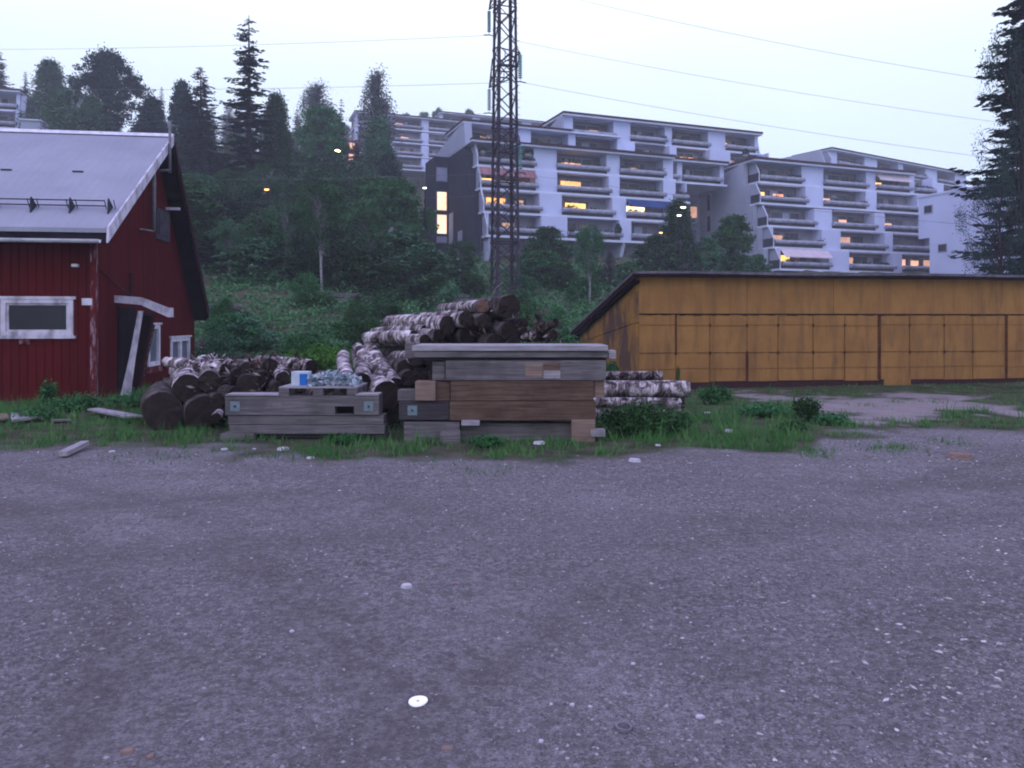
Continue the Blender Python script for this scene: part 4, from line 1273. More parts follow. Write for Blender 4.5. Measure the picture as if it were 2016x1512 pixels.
def block(name, label, origin, ang, floors, depth=14, endmat='facade', zg=6.0, group='terraced blocks of flats', step=0.9, wallmat='facade', h=2.8, end_panels=True, light_plants=True, core=True):
    fr = Frame(origin, ang)
    t = thing(name, label, 'flats', (fr.C.x, fr.C.y, 0), ang, group)
    rnd = random.Random(int(origin[1]*10))
    nf = len(floors)
    for k, F in enumerate(floors):
        z0, tt = F['z'], F['t']
        aL, aR = fr.a_at(F['L'], tt), fr.a_at(F['R'], tt)
        zt = z0+h-.27
        m = MB(); m.box(aL-.15, aR+.15, tt-.55, tt+7, z0-.26, z0); m.build('floor_slab', M['concrete'], t)
        last = F.get('roof', False)
        if last:
            m = MB(); m.box(aL-.25, aR+.2, tt-.75, tt+7.5, zt+.002, zt+.22); rf = m.build('roof', M['concrete'], t)
            m = MB(); m.box(aL-.3, aR+.25, tt-.85, tt+7.6, zt+.225, zt+.47); m.build('roof_edge', M['roof_red'], rf)
        ops = [(fr.a_at(o[0], tt), fr.a_at(o[1], tt), o[2:]) for o in F['ops']]
        cur = aL+.12
        for a0, a1, _ in ops+[(aR, aR, ())]:
            if a0-cur > .15:
                m = MB(); m.box(cur, min(a0, aR), tt, tt+3.0, z0+.002, zt); m.build('facade_wall', M[F.get('wall', wallmat)], t)
            cur = a1
        if core:
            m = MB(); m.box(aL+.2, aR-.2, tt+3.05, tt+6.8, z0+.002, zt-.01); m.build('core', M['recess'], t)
        for a0, a1, spec in ops:
            kind = spec[0] if spec else 'd'
            w = a1-a0
            m = MB()
            m.box(a0-.02, a1+.02, tt+1.8, tt+1.95, z0+.003, zt-.003)
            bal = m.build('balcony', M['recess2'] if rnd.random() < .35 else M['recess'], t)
            # planter: rounded trough along the edge
            m = MB(); seg = 10; rr_ = .27; cz = z0+.66; cy = tt-.28
            poly = [(cy+rr_*1.05*math.cos(q), cz+rr_*math.sin(q)) for q in np.linspace(0, 2*math.pi, seg, endpoint=False)]
            m.prism(poly, a0-.05, a1+.25, 'x'); m.build('planter', M['planter'], bal)
            m = MB(); m.box(a0, a1, tt-.12, tt-.04, z0+.003, z0+.42); m.build('rail', M['rail_dark'], bal)  # added dark strip: the shaded gap beneath the planter, done in colour
            # window wall
            f0 = rnd.uniform(.06, .3); f1 = min(.95, f0+rnd.uniform(.45, .65))
            b0, b1 = a0+w*f0, a0+w*f1
            m = MB(); m.box(b0, b1, tt+1.72, tt+1.8, z0+.1, z0+2.15); wo = m.build('window', M['frame'], bal)
            nps = max(2, int((b1-b0)/1.3))
            m = MB()
            for q in range(nps):
                m.box(b0+(b1-b0)*q/nps+.07, b0+(b1-b0)*(q+1)/nps-.07, tt+1.68, tt+1.718, z0+.25, z0+2.05)
            m.build('pane', M['glass_f'], wo)
            if rnd.random() < .75:
                q0 = b0+(b1-b0)*rnd.random()*.6
                m = MB(); m.box(q0, q0+rnd.uniform(.5, 1.3), tt+1.63, tt+1.672, z0+.25, z0+2.0); m.build('curtain', M[rnd.choice(['frame', 'facade_grey', 'curtain'])], wo)
            if len(spec) == 1 and rnd.random() < .32:
                q0 = a0+w*rnd.uniform(.1, .6)
                m = MB(); m.box(q0, q0+w*rnd.uniform(.12, .28), tt+1.58, tt+1.62, z0+.9, z0+rnd.uniform(1.3, 1.7)); m.build('lit_pane', LIT[rnd.choice(['f', 'p', 'o'])], wo)
            for it in spec:
                if isinstance(it, tuple):
                    c_, l0, l1, v0, v1 = it
                    m = MB(); m.box(a0+w*l0, a0+w*l1, tt+1.62, tt+1.668, z0+v0, z0+v1+.12); m.build('lit_pane', LIT[c_], wo)
            if kind.startswith('awn'):
                m = MB(); dr = .95
                zz = zt-.05
                m.prism([(tt+.1, zz), (tt-.75, zz-dr), (tt-.75, zz-dr-.12), (tt-.72, zz-dr-.12), (tt-.70, zz-dr+.02), (tt+.1, zz-.05)], a0+.05, a1-.05, 'x')
                m.build('awning', M[{'awn_r': 'awn_red', 'awn_b': 'awn_blue', 'awn_w': 'awn_white'}[kind]], bal)
            elif rnd.random() < .5:
                m = MB(); m.box(a0+.1, a1-.1-rnd.random()*w*.3, tt-.2, tt+.05, zt-.22, zt-.05); m.build('awning_case', M['frame'], bal)
            # balcony greenery
            if light_plants and rnd.random() < .75:
                n = rnd.randint(60, 190); r = np.random.RandomState(rnd.randint(0, 9999))
                cx = r.uniform(a0+.2, a1-.1, 4)
                c = np.stack([r.choice(cx, n)+r.normal(size=n)*.35, tt-.28+r.normal(size=n)*.1, z0+.92+np.abs(r.normal(size=n))*.16], -1)
                c[:, 0] = np.clip(c[:, 0], a0, a1)
                tag(mesh_obj('plants', np_mesh('plants', leaf_quads(c, .22, .3), 4, M['pot_plant']), bal), kind='stuff')
        if end_panels:
            m = MB(); m.prism([(tt-.5, z0+1.1), (tt+.35, zt), (tt+2.2, zt), (tt+2.2, z0+1.1)], aL-.02, aL+.1, 'x'); m.build('side_screen', M['facade_grey'], t)
            m = MB(); m.prism([(tt-.5, z0+.002), (tt-.5, z0+1.08), (tt+1.6, z0+1.08), (tt+1.6, z0+.002)], aL-.02, aL+.1, 'x'); m.build('side_screen', M['end_dark'] if endmat == 'facade_grey' else M['facade_grey'], t)
            m = MB(); m.tube([(aL-.03, tt-.52, z0), (aL-.03, tt-.52, z0+1.1), (aL-.03, tt+.35, zt)], .09, 4, sm=False); m.build('edge_frame', M['concrete'], t)
    return t, fr

# --- block A (nearest)
oA = P(957, 462, 87.0)
zA = [11.45, 14.25, 17.05, 19.85]
D_ = 'd'
flA = [
 dict(z=zA[0], t=0.0, L=957, R=1315, ops=[(962, 1066, D_), (1117, 1220, D_), (1243, 1312, D_)]),
 dict(z=zA[1], t=0.9, L=950, R=1325, ops=[(953, 1062, 'd', ('o', .12, .46, .95, 1.75), ('f', .66, .80, .95, 1.65)), (1106, 1206, 'd', ('y', .18, .58, .9, 1.7)), (1233, 1320, 'awn_b', ('w', .14, .56, .85, 1.75))]),
 dict(z=zA[2], t=1.8, L=944, R=1330, ops=[(942, 1054, 'awn_r', ('y', .12, .34, .9, 1.35), ('o', .36, .98, .85, 1.2)), (1097, 1199, 'd', ('o', .17, .56, .9, 1.7)), (1220, 1306, D_)]),
 dict(z=zA[3], t=2.7, L=938, R=1325, roof=False, ops=[(941, 1051, D_), (1096, 1194, 'd', ('o', .22, .60, .85, 1.35)), (1220, 1306, 'd', ('f', .24, .54, .9, 1.4))]),
]
tA, frA = block('terraced_flats', 'nearest terraced white flats with dark end wall directly behind the pylon', (oA.x, 87.0), R(20.8), flA, zg=8)
def extraA():
    t, fr = tA, frA
    zr = zA[3]+2.8
    # roof line over the lower tier
    a1 = fr.a_at(1322, 2.7)
    m = MB(); m.box(-1.1, a1, 1.9, 8.6, zr-.265, zr-.06); r = m.build('roof', M['concrete'], t)
    m = MB(); m.box(fr.a_at(1052, 2.7), a1+.1, 1.75, 2.4, zr-.055, zr+.22); m.box(-1.15, fr.a_at(1052, 2.7)-.01, 1.80, 2.4, zr-.055, zr+.12); m.build('roof_edge', M['roof_red'], r)
    # end wall: dark cladding, and the paler upper floor behind
    m = MB(); m.prism([(1.2, 8.0), (1.2, 13.95), (2.1, 13.95), (2.1, 16.75), (3.0, 16.75), (3.0, 19.55), (3.9, 19.55), (3.9, 21.4), (5.2, 22.45), (22.2, 22.5), (22.2, 9.0)], -1.05, -.18, 'x'); m.build('end_wall', M['end_dark'], t)
    m = MB(); m.prism([(4.2, 22.52), (4.6, 25.2), (6.0, 25.3), (23.0, 23.2), (23.0, 22.0), (22.25, 22.0), (22.25, 22.52)], -1.15, -.25, 'x'); m.build('end_wall', M['facade_grey'], t)
    m = MB(); m.box(.0, 24, 8.0, 22, 9, 22.3); m.build('rear_mass', M['recess'], t)
    # stair bay with lit windows
    a0, a1, b0, b1 = -2.9, -1.08, 11.3, 16.0
    m = MB(); m.box(a0, a1, b0, b1, 9.0, 22.4); bay = m.build('stair_bay', M['end_dark'], t)
    for i, (y0, y1, mt) in enumerate([(329, 357, None), (376, 415, 'w'), (421, 461, 'w'), (465, 478, None)]):
        z1, z0 = fr.z_at(y0, a0, b0), fr.z_at(y1, a0, b0)
        m = MB(); m.box(a0+.18, a1-.25, b0-.10, b0-.003, z0, z1); w = m.build('window', M['frame'], bay)
        m = MB(); m.box(a0+.30, a1-.37, b0-.13, b0-.103, z0+.12, z1-.12); m.build('pane', M['glass_b'] if mt is None else M['stairglow'], w)
    # narrow bay of panels
    for (px0, px1, y0, y1, b) in [(874, 881, 329, 420, 15.5), (883, 892, 418, 480, 13.3), (902, 910, 453, 474, 11.0)]:
        a = fr.a_at(px0, b); z1, z0 = fr.z_at(y0, a, b), fr.z_at(y1, a, b)
        bb = fr.b_at(px0, -1.06); bb1 = fr.b_at(px1, -1.06)
        z1, z0 = fr.z_at(y0, -1.06, bb1), fr.z_at(y1, -1.06, bb1)
        m = MB(); m.box(-1.12, -1.052, min(bb, bb1), max(bb, bb1), z0, z1); m.build('window', M['facade_grey'], t)
    # undercroft
    m = MB(); m.box(1.0, 26.5, 2.6, 3.0, 6.5, 11.15); m.build('undercroft_wall', M['recess2'], t)
    for a in (0.2, 8.7, 17.2):
        m = MB(); m.prism([(-.4, 11.15), (2.6, 11.15), (2.6, 8.2), (1.4, 7.4)], a, a+.4, 'x'); m.build('support_fin', M['facade'], t)
M['stairglow'] = emis('stair_light', (1.0, 0.62, 0.36), 1.2, .30, .8)
extraA()
# right hand return of block A (set back)
fl = [dict(z=17.0, t=2.2, L=1312, R=1352, ops=[(1322, 1350, D_)]),
      dict(z=19.8, t=3.4, L=1312, R=1425, roof=True, ops=[(1320, 1333, 'd', ('f', .1, .9, .9, 2.0)), (1343, 1417, D_)])]
block('terraced_flats', 'set-back wing of white flats filling the gap behind the big dark birch', (oA.x, 87.0), R(20.8), fl, end_panels=False)
# upper tier A6 + block B
fl = [dict(z=22.65, t=5.4, L=913, R=1225, roof=False, ops=[(920, 1018, D_), (1045, 1119, D_), (1133, 1215, D_)])]
fl2 = [dict(z=22.65, t=6.2, L=1216, R=1506, ops=[(1250, 1318, 'd', ('f', .1, .32, .9, 1.3)), (1332, 1398, 'd', ('o', .30, .86, .9, 1.4)), (1438, 1503, 'd', ('f', .0, .35, .85, 1.5))]),
       dict(z=25.45, t=7.6, L=1108, R=1492, roof=True, ops=[(1128, 1208, D_), (1241, 1309, D_), (1323, 1394, 'd', ('f', .45, .8, .85, 1.2)), (1428, 1486, 'd', ('p', .02, .3, .7, 1.5))])]
t6, fr6 = block('terraced_flats', 'upper single-storey tier of flats stepped back on top of the nearest block', (oA.x, 87.0), R(20.8), fl, end_panels=True)
def top6():
    a0, a1 = fr6.a_at(912, 5.4), fr6.a_at(1219, 5.4)
    m = MB(); m.box(a0-.2, a1, 4.7, 12.5, 25.19, 25.38); r = m.build('roof', M['concrete'], t6)
    m = MB(); m.box(a0-.25, fr6.a_at(1122, 5.4), 4.6, 12.6, 25.385, 25.62); m.build('roof_edge', M['roof_red'], r)
top6()
tB, frB = block('terraced_flats', 'wide two-storey top tier of white flats reaching the highest roof line', (oA.x, 87.0), R(20.8), fl2, end_panels=False)
def topB():
    a0 = frB.a_at(1108, 7.6)
    m = MB(); m.prism([(7.3, 25.3), (7.2, 27.9), (8.0, 28.1), (16, 26.0), (16, 25.0)], a0-.3, a0-.05, 'x'); m.build('end_wall', M['facade_grey'], tB)
    a1 = frB.a_at(1494, 7.6)
    m = MB(); m.prism([(5.8, 22.7), (5.8, 25.3), (7.6, 25.3), (8.3, 27.9), (14, 27.9), (14, 22.7)], a1+.1, a1+.3, 'x'); m.build('end_wall', M['facade'], tB)
topB()

# --- block C (right)
oC = P(1531, 529, 96.0)
zC = [8.30, 11.1, 13.9, 16.9, 19.8]
flC = [
 dict(z=zC[0], t=0.0, L=1531, R=1866, ops=[(1537, 1632, 'awn_w', ('y', .02, .36, .8, 1.75)), (1672, 1758, 'd', ('f', .05, .30, .8, 1.8)), (1776, 1862, 'd', ('p', .02, .30, .8, 1.8), ('p', .42, .60, .8, 1.7), ('f', .72, 1.0, .8, 1.8))]),
 dict(z=zC[1], t=1.0, L=1518, R=1845, ops=[(1522, 1618, 'd', ('f', .08, .36, .8, 1.6)), (1655, 1742, 'd', ('f', .06, .42, .85, 1.8)), (1758, 1842, D_)]),
 dict(z=zC[2], t=2.0, L=1506, R=1835, ops=[(1508, 1603, D_), (1638, 1722, D_), (1742, 1826, 'd', ('p', .0, .38, .8, 1.35))]),
 dict(z=zC[3], t=3.0, L=1492, R=1852, ops=[(1493, 1586, 'd', ('p', .0, .12, .8, 1.6), ('y', .12, .30, .8, 1.6), ('r', .48, .70, .75, 1.5)), (1621, 1704, D_), (1726, 1806, 'd'), (1810, 1850, 'd', ('o', .1, .45, .8, 1.1))]),
 dict(z=zC[4], t=4.0, L=1490, R=1838, ops=[(1493, 1578, D_), (1621, 1705, D_), (1724, 1790, 'awn_w', ('y', .0, .44, .8, 1.45)), (1800, 1836, D_)]),
]
tC, frC = block('terraced_flats', 'right-hand terraced flats with pale grey end wall above the yellow shed', (oC.x, 96.0), R(20.8), flC, endmat='facade_grey')
def extraC():
    t, fr = tC, frC
    zr = 22.6
    a1 = fr.a_at(1793, 4.0)
    m = MB(); m.box(-1.0, a1, 3.2, 10.5, zr-.27, zr-.06); r = m.build('roof', M['concrete'], t)
    m = MB(); m.box(-1.1, a1+.1, 3.1, 10.6, zr-.055, zr+.25); m.build('roof_edge', M['roof_red'], r)
    m = MB(); m.prism([(1.4, 5.0), (1.4, 10.8), (2.4, 10.8), (2.4, 13.6), (3.4, 13.6), (3.4, 16.6), (4.4, 16.6), (4.4, 19.5), (5.4, 19.5), (5.4, 22.4), (17.2, 20.6), (17.2, 5.0)], -1.0, -.3, 'x'); m.build('end_wall', M['facade_grey'], t)
    m = MB(); m.box(.0, 26, 8, 17, 5, 20); m.build('rear_mass', M['recess'], t)
    # window strips on the end wall
    b0, b1 = fr.b_at(1400, -1.0), fr.b_at(1393, -1.0)
    for y0, y1 in ((362, 378), (382, 415), (424, 456)):
        z1, z0 = fr.z_at(y0, -1, b0), fr.z_at(y1, -1, b0)
        m = MB(); m.box(-1.08, -1.003, b0, b1, z0, z1); w = m.build('window', M['frame'], t)
        m = MB(); m.box(-1.11, -1.083, b0+.1, b1-.1, z0+.1, z1-.1); m.build('pane', M['end_dark'], w)
    a0, a1_, b = -3.2, -1.02, 15.2
    m = MB(); m.box(a0, a1_, b, 17.2, 5, 20.6); bay = m.build('stair_bay', M['facade_grey'], t)
    for y0, y1, mt in ((364, 398, 'glass_b'), (405, 430, 'pg'), (440, 470, 'glass_b')):
        z1, z0 = fr.z_at(y0, a0, b), fr.z_at(y1, a0, b)
        m = MB(); m.box(a0+.5, a1_-.4, b-.09, b-.003, z0, z1); w = m.build('window', M['frame'], bay)
        m = MB(); m.box(a0+.62, a1_-.52, b-.12, b-.093, z0+.12, z1-.12); m.build('pane', LIT['f'] if mt == 'pg' else M[mt], w)
    m = MB(); m.box(.5, 28, 1.8, 2.3, 3.5, 8.0); m.build('undercroft_wall', M['recess2'], t)
extraC()
# --- block D: white end wall at the right
def blockD():
    fr = Frame((54.3, 86.7), R(20.8))
    t = thing('terraced_flats', 'smooth white windowless end wall of flats beside the big right-edge spruce', 'flats', (54.3, 86.7, 0), R(20.8), 'terraced blocks of flats')
    m = MB(); m.prism([(-1, 2), (-1, 10), (0, 17.1), (10.2, 17.1), (10.2, 12.0), (8.6, 12.0), (8.6, 2)], 0, .6, 'x'); m.build('end_wall', M['facade'], t)
    m = MB(); m.box(.6, 16, 0.5, 8.5, 2, 16.9); m.build('rear_mass', M['facade_grey'], t)
    m = MB(); m.box(-.1, 16, -.8, 10.4, 17.1, 17.35); m.build('roof', M['facade'], t)
    for px, y0, y1 in ((1828, 404, 420), (1856, 480, 496)):
        b = fr.b_at(px, 0); z1, z0 = fr.z_at(y0, 0, b), fr.z_at(y1, 0, b)
        m = MB(); m.box(-.08, -.003, b-.6, b+.6, z0, z1); w = m.build('window', M['frame'], t)
        m = MB(); m.box(-.11, -.083, b-.5, b+.5, z0+.1, z1-.1); m.build('pane', M['end_dark'], w)
blockD()
# --- block E: higher, behind
oE = P(1632, 320, 135.0)
flE = [dict(z=26.7, t=0, L=1655, R=1902, ops=[(1690, 1775, D_), (1800, 1838, D_), (1858, 1885, D_)]),
       dict(z=29.5, t=1.0, L=1632, R=1902, roof=True, ops=[(1648, 1702, D_), (1727, 1768, D_), (1778, 1822, D_), (1845, 1880, D_)])]
tE, frE = block('terraced_flats', 'pale flats with sloping roof line peeping over the right-hand block', (oE.x, 135.0), R(32), flE, light_plants=True)
m = MB(); m.prism([(0, 22), (.5, 29.5), (1.5, 32.0), (17, 32.0), (17, 20)], -.5, -.1, 'x'); m.build('end_wall', M['facade_grey'], tE)
m = MB(); m.box(0, 30, 5, 16, 16, 31.5); m.build('rear_mass', M['facade_grey'], tE)
# --- block F: far and hazy
oF = P(770, 248, 164.0)
flF = []
for i in range(4):
    yy = 335-26*i
    z = CH-(yy-HY)*(166+1.0*i)/FPX
    flF.append(dict(z=z, t=1.0*i, L=700, R=930, roof=(i == 3), ops=[(705, 770, D_), (775, 830, 'd', ('f', .1, .4, .8, 1.6)) if i == 3 else (775, 830, D_), (844, 905, D_), (915, 928, D_)]))
tF, frF = block('terraced_flats', 'faded far terraced flats left of the pylon, half behind the thin lilac birch', (oF.x, 164.0), R(20.8), flF, light_plants=False)
flF2 = []
for i in range(3):
    yy = 285-21*i
    z = CH-(yy-HY)*(196+i)/FPX
    flF2.append(dict(z=z, t=1.0*i, L=866, R=1088, roof=(i == 2), ops=[(872, 930, 'd', ('f', .3, .6, .8, 1.6)), (945, 1028, D_), (1046, 1085, 'd', ('f', .3, .6, .8, 1.4))]))
oF2 = P(868, 240, 196.0)
block('terraced_flats', 'faintest far flats on the hilltop showing either side of the pylon', (oF2.x, 196.0), R(20.8), flF2, light_plants=False)
# --- far left building
flG = [dict(z=CH-(252-HY)*110/FPX, t=0, L=-120, R=42, ops=[(-110, -60, D_), (-50, 30, D_)]),
       dict(z=CH-(214-HY)*110/FPX, t=.9, L=-120, R=40, roof=True, ops=[(-110, -60, D_), (-50, 32, D_)])]
oG = P(-120, 250, 108.0)
tG, frG = block('terraced_flats', 'corner of dark-windowed flats above the barn roof at the left edge', (oG.x, 108.0), R(14), flG)
a1 = frG.a_at(41, .9)
m = MB(); m.prism([(-.5, 20), (-.5, 29), (.6, 34.2), (9, 34.2), (9, 20)], a1+.2, a1+.9, 'x'); m.build('end_wall', M['facade_grey'], tG)
p = P(62, 246, 104)
th_ = thing('roof_terrace', 'low pale roof corner just above the barn ridge at the left', 'building', (p.x, 104, 0), R(14))
m = MB(); m.box(-1.3, 1.0, 0, 3, p.z-4, p.z+.6); m.build('wall', M['facade_grey'], th_)
m = MB(); m.box(-1.5, 1.2, -.2, 3.2, p.z+.6, p.z+.75); m.build('roof', M['concrete'], th_)
# --- red stair tower far
def red_tower():
    Y = 138
    p = P(694, 350, Y)
    t = thing('stair_tower', 'narrow dark red stair tower with stacked lit windows in the wood', 'tower', (p.x, Y, 0), R(12))
    z0, z1 = Hs(p.x, Y)-1, CH-(276-HY)*Y/FPX
    m = MB(); m.box(-1.0, 1.2, 0, 3, z0, z1); m.build('wall', M['tower_red'], t)
    for y0, y1, k in ((281, 296, 'p'), (303, 317, 'p'), (325, 342, 'f')):
        a, b = CH-(y1-HY)*Y/FPX, CH-(y0-HY)*Y/FPX
        m = MB(); m.box(-.70, .45, -.08, -.003, a, b); w = m.build('window', M['frame'], t)
        m = MB(); m.box(-.62, .37, -.11, -.083, a+.08, b-.08); m.build('pane', LIT[k], w)
M['tower_red'] = simple('dark_red_cladding', (0.09, 0.04, 0.06), (0.07, 0.035, 0.05), 1, .8)
red_tower()

# potted shrubs standing on the balconies
def pot_shrub(px, py, hpx, wpx, Y, label):
    c = P(px, py, Y); h, w = hpx*Y/FPX, wpx*Y/FPX
    r = np.random.RandomState(px)
    t = thing('potted_shrub', label, 'potted plant', (c.x, Y, c.z), 0, 'dark shrubs on the balconies')
    n = 420
    v = rand_dirs(n)*(r.rand(n)[:, None]**.33)
    pts = np.stack([v[:, 0]*w/2*(1-.35*v[:, 2]), v[:, 1]*w/2, h*.5+v[:, 2]*h*.5], -1)
    mesh_obj('foliage', np_mesh('foliage', leaf_quads(pts, .22, .2), 4, M['pot_plant']), t)
    m = MB(); m.tube([(0, 0, -.25), (0, 0, .12)], [w*.28, w*.34], 8); m.build('pot', M['planter'], t)
pot_shrub(1217, 462, 22, 15, 92.1, 'tall dark oval shrub on the lowest balcony of the nearest flats')
pot_shrub(1040, 305, 13, 20, 90.0, 'round dark shrub on the top balcony right of the pylon')
pot_shrub(951, 299, 10, 15, 88.3, 'small round shrub on the top balcony left of the pylon')
pot_shrub(1125, 457, 6, 11, 90.2, 'small low shrub at the left end of the lowest middle balcony')
pot_shrub(1468, 306, 13, 14, 103.0, 'green plant on the right end balcony of the top tier')

# ------------------------------------------------------------------ pylon
M['steel'] = simple('galvanised_lattice', (0.055, 0.045, 0.06), (0.03, 0.024, 0.034), 3, 0.6, hi=.6)
M['insul'] = simple('green_glass_discs', (0.22, 0.38, 0.40), (0.14, 0.28, 0.30), 6, 0.25)
def build_pylon():
    Y = 47.0
    cx = (994-HX)*Y/FPX; zb = Hs(cx, Y)-.3
    t = thing('lattice_pylon', 'tall steel lattice power pylon standing in front of the nearest flats', 'pylon', (cx, Y, zb), R(17))
    Htop = 27.0
    hw = lambda z: .74-.009*z
    m = MB()
    def corner(i, z):
        s = [(-1, -1), (1, -1), (1, 1), (-1, 1)][i]; w = hw(z)
        return Vector((s[0]*w, s[1]*w, z))
    for i in range(4):
        l = MB(); s = [(-1, -1), (1, -1), (1, 1), (-1, 1)][i]
        # angle iron: two flat strips meeting at the corner
        for dx, dy in ((1, 0), (0, 1)):
            a, b = corner(i, 0), corner(i, Htop)
            w_ = Vector((-s[0]*.17*dx, -s[1]*.17*dy, 0)); th = Vector((0, 0, 0))
            if dx: th = Vector((0, -s[1]*.016, 0))
            else: th = Vector((-s[0]*.016, 0, 0)); a = a+Vector((0, -s[1]*.0165, 0)); b = b+Vector((0, -s[1]*.0165, 0))
            v = [a, a+w_, a+w_+th, a+th, b, b+w_, b+w_+th, b+th]
            l.add(v, [(0, 3, 2, 1), (4, 5, 6, 7), (0, 1, 5, 4), (1, 2, 6, 5), (2, 3, 7, 6), (3, 0, 4, 7)])
        if i == 1:
            z = 2.5
            while z < Htop: l.bar(corner(1, z)-Vector((.02, 0, 0)), corner(1, z)+Vector((.16, 0, 0)), .02); z += .45
        l.build('leg', M['steel'], t)
    z = 0.3; k = 0; dz = 1.18
    br = [MB(), MB(), MB(), MB()]
    while z < Htop-dz:
        for f in range(4):
            a, b = f, (f+1) % 4
            if (k+f) % 2: a, b = b, a
            br[f].bar(corner(a, z), corner(b, z+dz), .062)
            if k % 3 == 0: br[f].bar(corner(f, z), corner((f+1) % 4, z), .065)
            if k % 2 == 0: br[f].bar(corner(b, z+.05), corner(a, z+dz), .045)
        z += dz; k += 1
    for b_ in br: b_.build('bracing', M['steel'], t)
    ends = []
    rot = Matrix.Rotation(R(17), 3, 'Z')
    def arm(zw, sgn, L, side):
        z = zw-zb; g = MB()
        for s_ in (-1, 1):
            root = Vector((s_*hw(z), sgn*hw(z), z)); tip = Vector((side, sgn*(hw(z)+L), z))
            g.bar(root, tip, .07); g.bar(root+Vector((0, 0, 1.1)), tip, .06)
            for q in (.33, .66): g.bar(root.lerp(tip, q), (root+Vector((0, 0, 1.1))).lerp(tip, q), .04)
        g.bar(Vector((-hw(z), sgn*hw(z), z)), Vector((hw(z), sgn*hw(z), z)), .07)
        g.bar(Vector((-hw(z), sgn*hw(z), z)).lerp(Vector((side, sgn*(hw(z)+L), z)), .4), Vector((hw(z), sgn*hw(z), z)).lerp(Vector((side, sgn*(hw(z)+L), z)), .4), .04)
        am = g.build('cross_arm', M['steel'], t)
        tip = Vector((side, sgn*(hw(z)+L), z))
        st = MB(); n = 11; pitch = .125
        st.tube([tip, tip-Vector((0, 0, pitch*n+.25))], .015, 5)
        for i in range(n):
            zz = tip.z-.14-i*pitch
            st.tube([(tip.x, tip.y, zz+.03), (tip.x, tip.y, zz), (tip.x, tip.y, zz-.035)], [.05, .135, .11], 12)
        st.build('insulator', M['insul'], am)
        c = MB(); e_ = tip-Vector((0, 0, pitch*n+.28)); c.tube([e_+Vector((-.35, 0, -.02)), e_+Vector((0, 0, .03)), e_+Vector((.35, 0, -.02))], .035, 6); c.build('clamp', M['metal'], am)
        w = Vector((cx, Y, zb))+rot@e_
        ends.append(w)
    arm(17.0, -1, 2.4, .02); arm(11.8, -1, 2.4, .02)
    arm(21.7, 1, 2.2, -.24); arm(16.7, 1, 2.2, -.22)
    arm(22.6, -1, 2.3, .0)
    return ends
ends = build_pylon()
M['wire'] = simple('power_wire', (0.16, 0.16, 0.20), (0.12, 0.12, 0.15), 3, .7)
def wire(a, b, sag, r, label):
    a, b = Vector(a), Vector(b); pts = []
    for i in range(25):
        q = i/24; p = a.lerp(b, q); p.z -= sag*4*q*(1-q); pts.append(p)
    m = MB(); m.tube(pts, r, 5); tag(m.build('power_line', M['wire']), label, 'power line', 'wires strung from the pylon')
e1, e2, e3, e4, e5 = ends
wire(e3, P(-260, 96, 62), .35, .0105, 'uppermost wire running left from the pylon across the sky')
wire(e3, P(2300, 282, 44), .5, .0105, 'middle sky wire running right from the pylon')
wire(e1, P(-260, 170, 60), .35, .0105, 'wire running left past the tips of the tall trees')
wire(e1, P(2300, 352, 42), .4, .0105, 'lowest sky wire running right above the flats')
wire(e5, P(2300, 205, 42), .6, .0105, 'highest sky wire at the upper right')
wire(e2, P(-260, 352, 60), .3, .010, 'upper of two faint wires crossing the wood behind the barn')
wire(e2+Vector((0, 0, -.05)), P(2300, 470, 42), .4, .009, 'faint wire crossing in front of the flats to the right')
wire(P(1000, 384, 50), P(-260, 398, 60), .3, .009, 'lower of two faint wires crossing the wood behind the barn')
wire(e4, P(-260, 238, 66), .3, .009, 'faint wire over the barn ridge in front of dark trees')

# street lamps in the wood
def lamp(px, py, Y, h, r, key, label):
    c = P(px, py, Y)
    t = thing('street_lamp', label, 'street lamp', (c.x, Y, c.z-h), 0, 'small lit lamps on the hillside')
    m = MB(); m.tube([(0, .3, 0), (0, .3, h), (0, 0, h+.15)], .05, 6); m.build('pole', M['metal'], t)
    m = MB(); m.box(-r*1.3, r*1.3, -.15, .25, h+.02, h+.12, ch=.02); hd = m.build('lamp_head', M['metal'], t)
    bm = bmesh.new(); bmesh.ops.create_uvsphere(bm, u_segments=12, v_segments=8, radius=r)
    for v in bm.verts: v.co.x *= 1.4; v.co.z *= .55
    me = bpy.data.meshes.new('bulb'); bm.to_mesh(me); bm.free(); me.materials.append(LAMPM[key])
    mesh_obj('bulb', me, hd, (0, 0, h))
LAMPM = {'y': emis('lamp_yellow', (1.0, .85, .45), 7.0, 0), 'o': emis('lamp_orange', (1.0, .5, .15), 3.0, 0), 'g': emis('lamp_greenish', (.8, 1.0, .7), 4.0, 0), 'w': emis('lamp_white', (1, .95, .75), 4.0, 0)}
lamp(664, 297, 84, 5, .24, 'y', 'bright yellow street lamp glowing among the tall trees')
lamp(525, 373, 49, 3, .11, 'o', 'small orange lamp low in the dark wood')
lamp(836, 370, 52, 3.5, .09, 'g', 'tiny greenish lamp left of the lit stair windows')
lamp(1345, 408, 62, 4, .15, 'w', 'white lamp shining through the big dark birch')
lamp(1337, 424, 61.5, 3.4, .12, 'w', 'white lamp just below the other one in the big dark birch')
lamp(1301, 458, 60, 3, .10, 'o', 'faint orange lamp left of the big dark birch')

